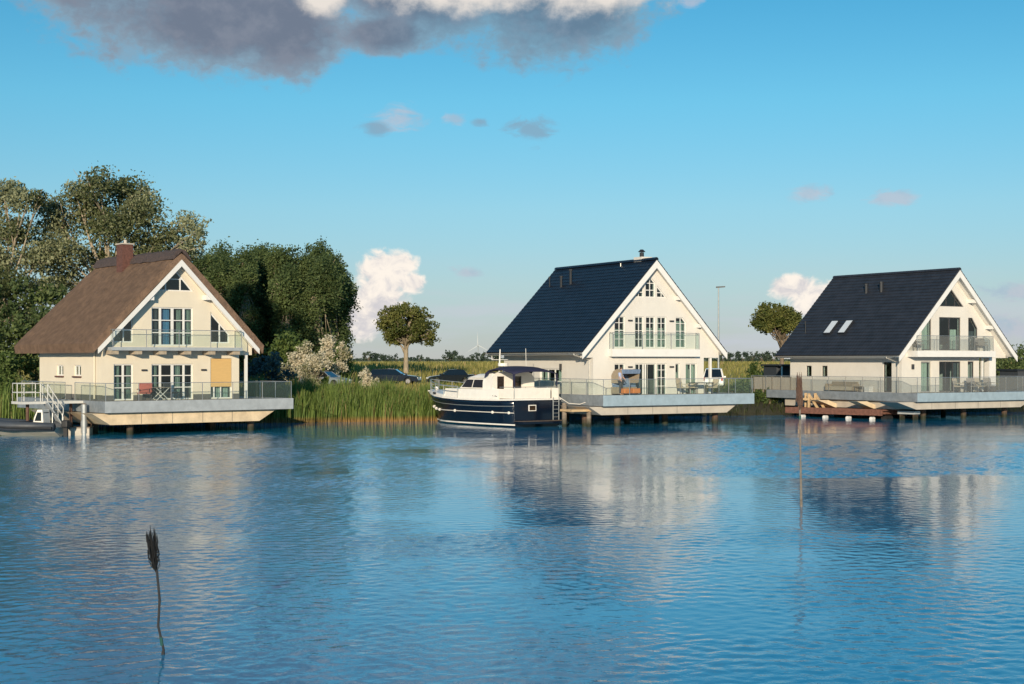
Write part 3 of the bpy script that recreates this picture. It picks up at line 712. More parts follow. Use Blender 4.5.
def window(parent, fn, poly, vs=(), hs=(), m=None, fw=.07, mull=.05, curtains=(), name='window', d0=.07, thick=.07, dark=False):
    """vs: upright bars (u, width); hs: cross bars; curtains: (u0, u1, z0, z1, material)"""
    m = m or M['whitepaint']
    outer, inner = inset([tuple(p) for p in poly], fw)
    mb = MB(); n = len(outer)
    fr = [fn(*p, d0) for p in outer] + [fn(*p, d0) for p in inner] + [fn(*p, d0 + thick) for p in outer] + [fn(*p, d0 + thick) for p in inner]
    fs = []
    for i in range(n):
        j = (i + 1) % n
        fs += [(i, j, n + j, n + i), (2 * n + i, 3 * n + i, 3 * n + j, 2 * n + j), (n + i, n + j, 3 * n + j, 3 * n + i), (i, 2 * n + i, 2 * n + j, j)]
    mb.add(fr, fs)
    for c, w_ in vs:
        s = span(inner, c, 0)
        if s: mb.prism([fn(c - w_ / 2, s[0], d0 + .004), fn(c + w_ / 2, s[0], d0 + .004), fn(c + w_ / 2, s[1], d0 + .004), fn(c - w_ / 2, s[1], d0 + .004)], Vector(fn(0, 0, thick - .008)) - Vector(fn(0, 0, 0)))
    for c in hs:
        s = span(inner, c, 1)
        if s: mb.prism([fn(s[0], c - mull / 2, d0 + .008), fn(s[1], c - mull / 2, d0 + .008), fn(s[1], c + mull / 2, d0 + .008), fn(s[0], c + mull / 2, d0 + .008)], Vector(fn(0, 0, thick - .016)) - Vector(fn(0, 0, 0)))
    f = mb.build(name, m, parent)
    g = MB().prism([fn(*p, d0 + thick * .5) for p in inner], Vector(fn(0, 0, .012)) - Vector(fn(0, 0, 0)))
    g.build('pane', M['glass'], f)
    for u0, u1, z0, z1, cm in curtains:
        k = 14; vv = []
        for i in range(k + 1):
            u = u0 + (u1 - u0) * i / k; dd = d0 + .22 + .035 * math.sin(i * 2.4)
            for (zz, ex) in ((z0, 0), (z1, 0), (z0, .02), (z1, .02)): vv.append(fn(u, zz, dd + ex))
        ff = []
        for i in range(k):
            a = i * 4; b = a + 4; ff += [(a, b, b + 1, a + 1), (a + 2, a + 3, b + 3, b + 2), (a, a + 2, b + 2, b), (a + 1, b + 1, b + 3, a + 3)]
        ff += [(0, 1, 3, 2), (k * 4, k * 4 + 2, k * 4 + 3, k * 4 + 1)]
        MB().add(vv, ff).build('curtain', M[cm], f)
    return f
def rect(a0, a1, b0, b1): return [(a0, b0), (a1, b0), (a1, b1), (a0, b1)]

def railing(parent, pts, h, posts, glassm, rail='steel', name='railing', panel_gap=.03, base=0):
    """glass panels between posts along a polyline; posts: spacing"""
    mb = MB(); panels = []
    pr = []
    for a, b in zip(pts, pts[1:]):
        a, b = Vector(a), Vector(b); L_ = (b - a).length; n = max(1, round(L_ / posts)); t = (b - a) / n
        for i in range(n):
            p, q = a + t * i, a + t * (i + 1); e = t.normalized() * .06
            panels.append((p + e, q - e)); pr.append(p)
        pr.append(b)
    seen = set()
    for p in pr:
        k = (round(p.x, 2), round(p.y, 2))
        if k in seen: continue
        seen.add(k); mb.box(p.x - .018, p.x + .018, p.y - .018, p.y + .018, p.z, p.z + h)
    mb.tube([Vector(p) + Vector((0, 0, h + .01)) for p in pts], .02, 6)
    r = mb.build(name, M[rail], parent)
    for p, q in panels:
        nrm = (q - p).cross(Vector((0, 0, 1))).normalized() * .012
        MB().prism([p + Vector((0, 0, .06 + base)), q + Vector((0, 0, .06 + base)), q + Vector((0, 0, h - .03)), p + Vector((0, 0, h - .03))], nrm).build('glass_panel', M[glassm], r)
    return r

def tile_roof(parent, Wr, L, zr, ze, m, rows, ov, thick=.2, step=.03):
    mb = MB()
    for sgn in (-1, 1):
        half = Wr / 2; sl_ = math.hypot(half, zr - ze); ux = half / sl_; uz = (zr - ze) / sl_; nx, nz = uz, ux
        prof = []
        for i in range(rows):
            a, b = sl_ * i / rows, sl_ * (i + 1) / rows
            prof += [(a, -.035 if i else 0), (b, 0)] if False else [(a, 0.0), (b, step)]
        pts = [(half * 0 + a * ux + h * nx, zr - a * uz + h * nz) for a, h in prof]
        und = [(sl_ * ux - thick * nx, ze - thick * nz), (0, zr - thick / nz if nz else zr)]
        poly = [(0, zr + .0)] + pts[1:] + [(sl_ * ux - thick * nx, ze - thick * nz), (0, zr - thick / nz)]
        vs = [(sgn * p[0], ov, p[1]) for p in poly]
        mb.prism(vs, (0, L, 0))
    o = mb.build('roof', m, parent)
    cap = MB(); k = 22
    for i in range(k):
        y0 = ov + L * i / k; y1 = ov + L * (i + 1) / k - .015
        cap.prism([(-.17, y0, zr - .06), (-.09, y0, zr + .06), (0, y0, zr + .10), (.09, y0, zr + .06), (.17, y0, zr - .06), (0, y0, zr + .03)], (0, y1 - y0, 0))
    cap.build('ridge_cap', m, o)
    return o

def bargeboards(parent, Wr, zr, ze, yf, drop, hgt, m, th=.06):
    half = Wr / 2; s = (zr - ze) / half
    for sgn in (-1, 1):
        e = half - .02
        p = [(0, yf, zr - drop), (sgn * e, yf, ze + .02 * s - drop), (sgn * e, yf, ze + .02 * s - drop - hgt), (sgn * (e - .18), yf, ze + .18 * s - drop - hgt), (0, yf, zr - drop - hgt * 1.25)]
        MB().prism(p, (0, th, 0)).build('bargeboard', m, parent)

def gutter(parent, x, y0, y1, z, down=None, zd=2.0, rad=.07):
    mb = MB(); n = 7
    prof = [(x + rad * math.cos(math.pi + math.pi * i / n), z + rad * math.sin(math.pi + math.pi * i / n)) for i in range(n + 1)]
    prof2 = [(x + (rad - .015) * math.cos(2 * math.pi - math.pi * i / n), z + (rad - .015) * math.sin(2 * math.pi - math.pi * i / n)) for i in range(n + 1)]
    mb.prism([(a, y0, b) for a, b in prof + prof2], (0, y1 - y0, 0))
    g = mb.build('gutter', M['gutter'], parent)
    if down:
        MB().tube([(x, down[0], z - rad), (x, down[0], z - .15), (down[1], down[0], z - .45), (down[1], down[0], zd)], .05, 8).build('downpipe', M['gutter'], g)
    return g

def wall_lamp(parent, u, y, z):
    MB().box(u - .16, u + .16, y - .10, y - .002, z - .05, z + .05).build('wall_lamp', M['dark'], parent, bevel=.01)

def deck(parent, poly, z, fh, hull_pts, hullm, piles, frontm='fascia', pile_r=.2):
    """poly: outline (u, v); fascia all round; hull: underside box with sloped ends"""
    mb = MB().prism([(a, b, z - fh + .05) for a, b in poly], (0, 0, fh - .054))
    d = mb.build('deck', M['decking'], parent)
    n = len(poly)
    for i in range(n):
        a, b = Vector(poly[i]), Vector(poly[(i + 1) % n]); t = (b - a).normalized(); nn = Vector((t.y, -t.x))
        e = .03
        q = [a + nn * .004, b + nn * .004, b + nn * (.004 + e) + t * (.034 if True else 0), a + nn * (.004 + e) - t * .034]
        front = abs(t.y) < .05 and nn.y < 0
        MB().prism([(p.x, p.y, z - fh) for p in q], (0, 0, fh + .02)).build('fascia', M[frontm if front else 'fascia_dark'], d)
    u0, u1, b0, b1, v0, v1, zt, zb = hull_pts
    h = MB().prism([(u0, v0, zt), (u1, v0, zt), (b1, v0, zb), (b0, v0, zb)], (0, v1 - v0, 0)).build('hull', hullm, d)
    nj = 5
    for i in range(1, nj):
        u = u0 + 1.0 + (u1 - u0 - 2.0) * i / nj; MB().box(u - .012, u + .012, v0 - .006, v0 - .001, zb + .02, zt - .02).build('panel_joint', M['plinth'], d)
    for u, v in piles:
        MB().tube([(u, v, -1.5), (u, v, zb + .02)], pile_r, 12).build('pile', M['pile'], d, smooth=False)
    return d

H1 = ((-19.14, 86.86), 38.7); H2 = ((9.39, 97.29), 29.6); H3 = ((32.05, 107.3), 31.7)
def hpt(Hs, u, v, z):
    a = R(Hs[1]); return (Hs[0][0] + u * math.cos(a) - v * math.sin(a), Hs[0][1] + u * math.sin(a) + v * math.cos(a), z)

def gable_outline(Wh, Wtop, zb, zk, zs, apex, half, zeave):
    """front wall: narrow ground floor, wide gable above the knee zk following the roof underside"""
    pass

# ---- thatched house
def thatched():
    h = thing('thatched_house', 'cream house with brown thatched roof and brick chimney on a stilted deck', 'house', (*H1[0], 0), R(H1[1]))
    o = .5; sh = -.3; UL, UR = -4.6, 4.0; Lw = 9.3; z0 = 1.9
    fn = lambda a, b, d: (a + sh, o + d, b)
    apex = 9.85; s = (apex - 4.75) / 5.0
    zz = lambda u: apex - s * abs(u)
    ufl = 4.55
    outer = [(u - sh, z) for u, z in [(UL, z0), (UR, z0), (UR, 4.5), (4.86, 4.5), (4.86, zz(4.86)), (0, apex), (-4.86, zz(4.86)), (-4.86, 4.72), (UL, 4.72)]]
    top = [(-1.19, 8.2), (1.3, 8.2), (.05, 9.5)]
    top = [(-1.25, 8.2), (1.33, 8.2), (.22, 9.42), (-.12, 9.42)]
    upd = rect(-1.32, 1.28, 5.03, 7.25)
    upl = [(-3.64, 5.2), (-2.46, 5.2), (-2.46, 6.80), (-3.64, 5.55)]
    upr = [(2.42, 5.2), (3.66, 5.2), (3.66, 5.75), (2.42, 7.05)]
    gl = rect(-3.62, -2.46, z0 + .02, 3.97); gm_ = rect(-1.32, 1.28, z0 + .02, 3.97); gr = rect(2.42, 3.82, z0 + .02, 4.3)
    mb = MB().holed(outer, [top, upd, upl, upr, gl, gm_, gr], fn, .3)
    side = lambda a, b, d: (UL + d, a, b)
    w1 = rect(6.1, 7.1, 3.28, 3.9); w2 = rect(3.5, 4.5, 3.28, 3.9)
    yb = o + Lw
    mb.holed([(o + .301, z0), (yb - .301, z0), (yb - .301, 4.95), (o + .301, 4.95)], [w1, w2], side, .3)
    mb.box(UR - .3, UR, o + .301, yb - .301, z0, 4.9)
    mb.prism([(UL, yb - .3, z0), (UR, yb - .3, z0), (UR, yb - .3, 4.7), (4.7, yb - .3, zz(4.7)), (0, yb - .3, apex), (-4.7, yb - .3, zz(4.7)), (UL, yb - .3, 4.7)], (0, .3, 0))
    wl = mb.build('wall', M['cream'], h)
    MB().box(UL - .03, UL - .004, o - .03, yb + .01, z0, z0 + .32).build('plinth', M['plinth'], wl)
    for a, b in ((-4.3, -3.63), (-2.45, -1.33), (1.29, 2.41), (3.83, 4.30)): MB().box(a + sh, b + sh, o - .03, o - .003, z0, z0 + .30).build('plinth', M['plinth'], wl)
    MB().box(-4.3, 3.7, o + .3, yb - .3, z0, z0 + .03).build('ground_floor', M['woodfloor'], h)
    MB().box(-4.3, 3.7, o + .31, yb - .31, 4.45, 4.6).build('upper_floor', M['interior'], h)
    MB().box(-4.25, 3.65, o + 4.2, o + 4.3, z0 + .04, 4.44).build('partition', M['interior'], h)
    # windows
    window(h, fn, top, [(-.42, .07), (.5, .07)], [8.9])
    window(h, fn, upd, [(-.76, .13), (0, .16), (.72, .12)], [5.78, 6.5], curtains=[(-1.28, -.8, 5.05, 7.2, 'curtain_dark'), (-.72, -.06, 5.05, 7.2, 'reflected_sky_blue'), (.78, 1.24, 5.05, 7.2, 'curtain_green'), (.35, .66, 5.05, 7.2, 'curtain_green')], name='balcony_door')  # blue piece behind the second leaf is painted sky reflection, not cloth
    window(h, fn, upl, [(-3.02, .08)], [5.9], curtains=[(-3.6, -3.1, 5.22, 5.7, 'curtain_green')])
    window(h, fn, upr, [(3.04, .08)], [5.93])
    window(h, fn, gl, [(-3.04, .12)], [2.62, 3.3], curtains=[(-3.57, -3.15, 1.95, 3.9, 'curtain_green'), (-2.75, -2.5, 1.95, 3.9, 'curtain_green')], name='terrace_door')
    window(h, fn, gm_, [(-.76, .13), (0, .16), (.72, .12)], [2.62, 3.3], curtains=[(-1.28, -.85, 1.95, 3.9, 'curtain_green'), (.05, .62, 1.95, 3.9, 'curtain_green'), (.8, 1.0, 1.95, 3.9, 'curtain_green')], name='terrace_door')
    window(h, fn, gr, [(2.68, .08), (3.12, .06)], [], curtains=[(2.85, 3.75, 1.95, 2.7, 'curtain_pale')], name='terrace_door')
    MB().box(2.46 + sh, 3.78 + sh, o + .02, o + .06, 2.62, 4.28).build('blind', M['blind'], h)
    for w_ in (w1, w2):
        f = window(h, side, w_, [((w_[0][0] + w_[1][0]) / 2, .09)], [])
        MB().box(UL - .10, UL - .003, w_[0][0] - .1, w_[1][0] + .1, 3.18, 3.26).build('sill', M['brick'], f)
    for u in (-1.8, 1.95): wall_lamp(h, u + sh, o, 3.62)
    # thatch
    th = .42; hw = 5.42; zt = apex + .70; L = 11.9; rows, cols = 26, 34
    vs = []; fs = []
    r = random.Random(5)
    prof = []
    sl_ = math.hypot(hw, zt - 5.12)
    for i in range(-rows, rows + 1):
        f = abs(i) / rows; u = hw * f; z = zt - .10 * max(0, 1 - f * 6) ** 2 - (zt - 5.12) * f + .05 * math.sin(math.pi * f)
        prof.append((math.copysign(u, i), z))
    n1 = len(prof)
    lower = [(x * .985 + 0, z - th * 1.25) for x, z in prof][::-1]
    ring = prof + [(hw - .02, 5.0), (hw - .05, 4.82)] + lower + [(-hw + .05, 4.82), (-hw + .02, 5.0)]
    n = len(ring)
    for j in range(cols + 1):
        fj = j / cols
        for k, (x, z) in enumerate(ring):
            f = abs(x) / hw; y0 = .0; y1 = L - .75 * (1 - f)
            y = y0 + (y1 - y0) * fj
            jit = r.uniform(-.022, .022) if k < n1 else r.uniform(-.008, .008)
            rnd_e = .06 * (max(0, 1 - fj * 14) ** 2 + max(0, 1 - (1 - fj) * 14) ** 2) if k < n1 else 0
            vs.append((x, y, z + jit - rnd_e))
    for j in range(cols):
        for k in range(n): fs.append((j * n + k, j * n + (k + 1) % n, (j + 1) * n + (k + 1) % n, (j + 1) * n + k))
    fs += [tuple(range(n)), tuple(range(cols * n, (cols + 1) * n))[::-1]]
    roof = MB().add(vs, fs).build('roof', M['thatch'], h)
    cp = []; cf = []; m_ = 26
    pr = [(-.62, -.60), (-.50, -.36), (-.28, -.08), (0, .06), (.28, -.08), (.50, -.36), (.62, -.60), (.50, -.56), (0, -.10), (-.50, -.56)]
    for j in range(m_ + 1):
        y = -.05 + (L - .60) * j / m_
        for x, z in pr: cp.append((x + r.uniform(-.03, .03), y, zt + .05 + z + r.uniform(-.03, .03)))
    k = len(pr)
    for j in range(m_):
        for i in range(k): cf.append((j * k + i, j * k + (i + 1) % k, (j + 1) * k + (i + 1) % k, (j + 1) * k + i))
    cf += [tuple(range(k)), tuple(range(m_ * k, (m_ + 1) * k))[::-1]]
    MB().add(cp, cf).build('ridge_cap', M['heather'], roof)
    # chimney
    ch = MB().box(-1.05, -.35, 5.75, 6.6, 8.9, 11.2).build('chimney', M['brick'], roof)
    cap = MB().box(-1.1, -.30, 5.69, 6.66, 11.205, 11.28); cap.tube([(-.7, 6.1, 11.28), (-.7, 6.1, 11.5)], .10, 10); cap.build('chimney_cap', M['greywood'], ch) if False else cap.build('chimney_cap', M['concrete'], roof)
    bargeboards(h, 10.2, apex + .16, 4.84, -.06, 0.0, .30, M['whitepaint'])
    so_ = MB()
    for sgn in (-1, 1): so_.prism([(0, .005, apex + .08), (sgn * 4.85, .005, zz(4.85) + .08), (sgn * 4.85, .005, zz(4.85) + .02), (0, .005, apex + .02)], (0, o - .01, 0))
    so_.build('soffit', M['soffit'], h)
    for u in (-1.85, 1.75):
        MB().box(u - .16, u + .16, .01, o - .002, zz(u) - .34, zz(u) - .06).build('purlin', M['whitepaint'], h)
    # balcony
    b = MB().box(-4.4, 3.75, -.4, o - .004, 4.74, 4.93).build('balcony', M['fascia'], h)
    railing(b, [(-4.35, o - .03, 4.93), (-4.35, -.36, 4.93), (3.7, -.36, 4.93), (3.7, o - .03, 4.93)], .98, 2.0, 'railglass')
    for u in (-4.2, -2.8, -1.3, .25, 1.8, 3.4): MB().box(u - .22, u + .22, -.3, o - .004, 4.52, 4.735).build('bracket', M['purlin'], b)
    MB().box(4.38, 4.53, .42, .57, z0, 4.62).build('porch_post', M['whitepaint'], h)
    MB().tube([(UL - .07, 1.45, 4.7), (UL - .07, 1.45, 2.0)], .05, 8).build('downpipe', M['cream'], h)
    # deck
    poly = [(-5.3, -1.5), (6.5, -1.5), (6.5, 11.5), (-5.3, 11.5)]
    dk = deck(h, poly, z0, .62, (-5.9, 5.55, -4.85, 4.45, -1.15, 8.0, 1.24, .6), M['tan'], [(-3.3, -.3), (4.35, -.3), (-4.6, 1.6), (2.6, 1.2), (-3.3, 5), (4.3, 5), (.5, 5)])
    railing(dk, [(-5.25, 11.0, z0), (-5.25, 4.2, z0)], 1.0, 1.7, 'railglass')
    railing(dk, [(-5.25, 2.8, z0), (-5.25, -1.44, z0), (6.44, -1.44, z0), (6.44, 8, z0)], 1.0, 1.95, 'railglass')
    return h
thatched()

# ---- tiled houses
def tiled(Hs, name, label, W, Wr, zr, ze, L, o, roofm, style):
    h = thing(name, label, 'house', (*Hs[0], 0), R(Hs[1]))
    z0 = 1.9; half = Wr / 2; s = (zr - ze) / half; th = .2
    lift = th * math.hypot(1, s) + .03
    zz = lambda u: zr - lift - s * abs(u)
    sh = -.21 if style == 2 else -.09
    fn = lambda a, b, d: (a + sh, o + d, b)
    wu = half - .35; Lw = L - o - .5; yb = o + Lw
    hw = W / 2 - sh; xr = W / 2 + sh if style == 2 else 3.0 + sh
    kz = 4.35
    wu = min(wu, (zr - lift - kz - .02) / s)
    wl_ = -hw
    if style == 2:
        outer = [(-hw, z0), (xr, z0), (xr, kz), (wu, kz), (wu, max(zz(wu), kz + .02)), (0, zz(0)), (-wu, max(zz(wu), kz + .02)), (-wu, kz), (-hw, kz)]
        top = [[(-1.2, 8.28), (-.46, 8.28), (-.46, 9.05)], [(-.32, 8.28), (.44, 8.28), (.44, 9.25), (.06, 9.62), (-.32, 9.25)], [(.58, 8.28), (1.36, 8.28), (.58, 9.07)]]
        ups = [[(-2.74, 5.0), (-1.92, 5.0), (-1.92, 7.02), (-2.45, 7.02), (-2.74, 6.7)], rect(-1.16, -.46, 5.0, 7.02), rect(-.30, .44, 5.0, 7.02), rect(.60, 1.34, 5.0, 7.02), [(2.08, 5.0), (2.92, 5.0), (2.92, 6.7), (2.62, 7.02), (2.08, 7.02)]]
        grs = [rect(-2.74, -1.92, z0 + .02, 3.97), rect(-1.14, .52, z0 + .02, 3.97), rect(.60, 1.36, z0 + .02, 3.97), rect(2.06, 2.42, 2.9, 3.97), rect(2.88, 3.8, z0 + .02, 3.97)]
        m = M['whitepaint']
    else:
        outer = [(-hw, z0), (xr, z0), (xr, kz), (wu, kz), (wu, max(zz(wu), kz + .02)), (0, zz(0)), (-wu, max(zz(wu), kz + .02)), (-wu, kz), (-hw, kz)]
        top = [[(-1.12, 8.05), (1.38, 8.05), (.12, 9.3)]]
        ups = [[(-2.95, 4.9), (-1.95, 4.9), (-1.95, 7.27), (-2.95, 6.25)], rect(-1.16, 1.06, 4.9, 7.27), [(1.85, 4.9), (2.86, 4.9), (2.86, 6.5), (2.3, 7.27), (1.85, 7.27)]]
        grs = [rect(-3.0, -1.95, z0 + .02, 4.1), rect(-1.16, 1.06, z0 + .02, 4.1), rect(1.80, 2.45, z0 + .02, 4.1)]
        m = M['dark']
    outer = [(u - sh, z) for u, z in outer]
    mb = MB().holed(outer, top + ups + grs, fn, .3)
    side = lambda a, b, d: (-hw + d, a, b)
    if style == 2: sw = [rect(4.35, 7.15, 2.75, 3.62)]
    else: sw = [rect(9.9, 10.5, 2.95, 3.77), rect(8.2, 8.8, 2.95, 3.77), rect(1.75, 2.55, z0 + .02, 4.05)]
    zs = zz(hw) - .01
    mb.holed([(o + .301, z0), (yb - .301, z0), (yb - .301, zs), (o + .301, zs)], sw, side, .3)
    mb.box(xr - .3, xr, o + .301, yb - .301, z0, min(zz(xr), 6) - .01 if style == 2 else kz)
    mb.prism([(-hw, yb - .3, z0), (xr, yb - .3, z0), (xr, yb - .3, kz), (wu, yb - .3, kz), (wu, yb - .3, max(zz(wu), kz + .02)), (0, yb - .3, zz(0)), (-hw, yb - .3, zz(hw))], (0, .3, 0))
    wl = mb.build('wall', M['white'], h)
    MB().box(-hw + .3, xr - .3, o + .3, yb - .3, z0, z0 + .03).build('ground_floor', M['woodfloor'], h)
    MB().box(-hw + .3, xr - .3, o + .31, yb - .31, 4.45, 4.6).build('upper_floor', M['interior'], h)
    MB().box(-hw + .35, xr - .35, o + 4.0, o + 4.1, z0 + .04, 4.44).build('partition', M['interior'], h)
    if style == 2:
        window(h, fn, top[0], [(-.83, .04)], [8.6], fw=.05); window(h, fn, top[1], [(.06, .04)], [8.75, 9.2], fw=.05); window(h, fn, top[2], [(.97, .04)], [8.6], fw=.05)
        cur = [[(-2.7, -1.95, 5.0, 6.2, 'curtain_green')], [(-1.1, -.9, 5, 6.95, 'curtain_pale'), (-.75, -.5, 5, 6.95, 'curtain_dark')], [(-.26, .40, 5, 6.3, 'curtain_green'), (-.26, -.1, 5, 6.95, 'curtain_pale')], [(.64, .9, 5, 6.95, 'curtain_pale'), (.9, 1.3, 5, 6.3, 'curtain_green')], [(2.12, 2.88, 5, 6.75, 'curtain_green')]]
        for i, w_ in enumerate(ups):
            c = (w_[0][0] + w_[1][0]) / 2
            window(h, fn, w_, [(c, .04)], [5.55, 6.1, 6.6], fw=.06, mull=.035, curtains=cur[i], name='balcony_door' if 0 < i < 4 else 'window')
        window(h, fn, grs[0], [(-2.33, .04)], [2.5, 3.05, 3.55], fw=.06, mull=.035)
        window(h, fn, grs[1], [(-.78, .04), (-.46, .1), (-.28, .1), (-.12, .0001)], [], fw=.06, mull=.035, curtains=[(-1.08, -.85, 1.95, 3.9, 'curtain_green'), (-.38, -.3, 1.95, 3.9, 'curtain_pale')], name='terrace_door')
        window(h, fn, grs[2], [(.98, .04)], [2.5, 3.05, 3.55], fw=.06, mull=.035, curtains=[(.66, .92, 1.95, 3.9, 'curtain_green')], name='terrace_door')
        window(h, fn, grs[3], [], [], fw=.05, curtains=[(2.1, 2.38, 2.95, 3.4, 'curtain_pale')])
        window(h, fn, grs[4], [(3.34, .05)], [], fw=.06, curtains=[(2.95, 3.3, 1.95, 3.9, 'curtain_green'), (3.4, 3.75, 1.95, 3.9, 'curtain_pale')], name='terrace_door')
        window(h, side, sw[0], [(5.3, .10), (6.2, .10)], [], curtains=[(4.6, 5.2, 2.8, 3.6, 'curtain_pale'), (6.3, 7.0, 2.8, 3.6, 'curtain_pale')])
        for u in (-1.55, 1.73): wall_lamp(h, u + sh, o, 3.75); wall_lamp(h, u + sh, o, 6.75)
        MB().box(-hw - .12, -hw - .003, 4.3, 4.45, 3.55, 3.95).build('wall_lamp', M['dark'], h)
    else:
        window(h, fn, top[0], [(-.35, .05), (.55, .05)], [], m=m, fw=.07)
        window(h, fn, ups[0], [], [], m=m, fw=.06, curtains=[(-2.9, -2.0, 4.95, 7.0, 'curtain_pale')])
        window(h, fn, ups[1], [(-.05, .10)], [], m=m, fw=.07, curtains=[(.1, .95, 4.95, 6.4, 'curtain_pale'), (-1.1, -.75, 4.95, 7.2, 'curtain_dark')], name='balcony_door')
        window(h, fn, ups[2], [], [], m=m, fw=.07, curtains=[(1.9, 2.8, 4.95, 6.3, 'curtain_dark')])
        window(h, fn, grs[0], [], [], m=M['gutter'], fw=.08, curtains=[(-2.9, -2.05, 1.95, 4.0, 'curtain_pale')], name='terrace_door')
        window(h, fn, grs[1], [(-.42, .08), (.32, .08)], [], m=m, fw=.07, curtains=[(.4, .98, 1.95, 4.0, 'curtain_dark')], name='terrace_door')
        window(h, fn, grs[2], [], [], m=m, fw=.06)
        for w_ in sw[:2]: window(h, side, w_, [], [], m=m, fw=.06)
        window(h, side, sw[2], [], [3.0], m=m, fw=.08, name='side_door')
        MB().box(-4.05, -3.85, o - .10, o - .003, 3.55, 3.9).build('wall_lamp', M['dark'], h)
    roof = tile_roof(h, Wr, L, zr, ze, roofm, 26, 0, step=.02 if style == 2 else .034)
    bargeboards(h, Wr, zr, ze, -.03, .10, .40, M['whitepaint'])
    so_ = MB(); vdrop = th * math.hypot(1, s)
    for sgn in (-1, 1):
        so_.prism([(0, .1, zr - vdrop - .004), (sgn * (half - .2), .1, zr - vdrop - .004 - s * (half - .2)), (sgn * (half - .2), .1, zr - vdrop - .05 - s * (half - .2)), (0, .1, zr - vdrop - .05)], (0, o - .11, 0))
        so_.prism([(sgn * hw * 1.002, o + .002, zr - vdrop - .004 - s * hw), (sgn * (half - .12), o + .002, zr - vdrop - .004 - s * (half - .12)), (sgn * (half - .12), o + .002, zr - vdrop - .05 - s * (half - .12)), (sgn * hw * 1.002, o + .002, zr - vdrop - .05 - s * hw)], (0, L - o - .1, 0))
    so_.build('soffit', M['soffit'], h)
    for u in ((-3.4, -1.8, 1.9, 3.6) if style == 2 else (-3.3, 1.75, 3.6)):
        MB().box(u - .07, u + .07, .12, o - .003, zz(u) - .32, zz(u) - .06).build('purlin', M['whitepaint'], h)
    gutter(h, -half - .05, .02, L, ze - .07, (o + .4 if style == 2 else o + .35, -hw - .06), z0)
    gutter(h, half + .05, .02, L, ze - .07)
    def onroof(u, v): return zr + s * u if u < 0 else zr - s * u
    if style == 2:
        for u, v, hh, rr in ((-1.31, 11.3, .6, .05), (-1.39, 9.6, .65, .09), (-1.23, 8.6, .9, .10)):
            z = onroof(u, v); MB().tube([(u, v, z - .1), (u, v, z + hh)], rr, 10).tube([(u, v, z + hh), (u, v, z + hh + .12)], rr * 1.5, 10).build('roof_vent', M['darkmetal'], roof)
        MB().tube([(-.3, 3.76, zr - .5), (-.3, 3.76, zr - .1)], .03, 6).build('roof_pin', M['gutter'], roof)
        MB().box(-.1, .75, 1.6, 2.5, zr - 1.0, zr + .22).build('chimney', M['white'], roof)
        c_ = MB().tube([(.2, 2.0, zr + .22), (.2, 2.0, zr + .52)], .15, 10); c_.tube([(.2, 2.0, zr + .56), (.2, 2.0, zr + .72)], [.26, .10], 10); c_.tube([(.2, 2, zr + .5), (.2, 2, zr + .6)], .03, 6); c_.build('chimney_cowl', M['darkmetal'], roof)
    else:
        for u, v, hh, rr in ((-1.42, 7.8, .55, .14), (-1.37, 6.3, .6, .16), (-4.43, 11.2, .8, .05)):
            z = onroof(u, v); MB().tube([(u, v, z - .1), (u, v, z + hh)], rr, 10).tube([(u, v, z + hh), (u, v, z + hh + .1)], rr * 1.25, 10).build('roof_vent', M['darkmetal'], roof)
        for v in (8.72, 7.2):
            ln = math.hypot(1, s); du = Vector((1, 0, s)) / ln; nn = Vector((-s, 0, 1)) / ln
            a = Vector((-4.58, v - .39, onroof(-4.58, v))) + nn * .04
            f = MB()
            P4 = [a, a + Vector((0, .78, 0)), a + Vector((0, .78, 0)) + du * 1.4, a + du * 1.4]
            f.prism(P4, nn * .09); sk = f.build('skylight', M['darkmetal'], roof)
            e = .08
            Q = [a + du * e + Vector((0, e, 0)), a + du * e + Vector((0, .78 - e, 0)), a + du * (1.4 - e) + Vector((0, .78 - e, 0)), a + du * (1.4 - e) + Vector((0, e, 0))]
            MB().prism([q + nn * .093 for q in Q], nn * .01).build('pane', SKYPANE, sk)
    # balcony
    if style == 2:
        b = MB().box(-3.4, 3.52, o - .45, o - .004, 4.42, 4.9).build('balcony', M['whitepaint'], h)
        railing(b, [(-3.35, o - .03, 4.9), (-3.35, o - .41, 4.9), (3.47, o - .41, 4.9), (3.47, o - .03, 4.9)], 1.05, 2.3, 'railglass')
        MB().box(4.70, 4.85, o + .05, o + .21, z0, kz - .003).build('porch_post', M['whitepaint'], h)
    else:
        b = MB().box(-4.5, 3.5, o - 1.0, o - .004, 4.42, 4.85).build('balcony', M['whitepaint'], h)
        railing(b, [(-4.45, o - .02, 4.85), (-4.45, o - .95, 4.85), (3.3, o - .95, 4.85), (3.3, o - .02, 4.85)], 1.05, 2.0, 'railglass_grey')
        MB().box(4.02, 4.72, o + .02, o + .5, z0 + .4, kz - .003).build('porch_pillar', M['whitepaint'], h)
        MB().box(4.0, 4.74, o, o + .52, z0 + .003, z0 + .397).build('pillar_base', M['plinth'], h)
        MB().box(3.25, 3.4, o + .02, o + .17, z0, kz).build('porch_post', M['whitepaint'], h)
    return h, roof
SKYPANE = mat('skylight_glass', (.62, .66, .70), .08, .05, 2)
h2, _ = tiled(H2, 'tiled_house', 'white house with smooth black-blue tiled roof behind the moored motor yacht', 8.73, 11.45, 10.78, 4.74, 12.6, .5, M['tile_black'], 2)
dk2 = deck(h2, [(-5.3, -1.8), (6.5, -1.8), (6.5, 12.5), (-5.3, 12.5)], 1.98, .66, (-6.1, 5.4, -5.2, 4.6, -1.4, 8.0, 1.28, .76), M['concrete'], [(-3.2, -.2), (1.5, 1.2), (4.4, -.4), (-.7, 2.4), (-5.0, .8), (-3.2, 6), (4.2, 6)], 'fascia_blue')
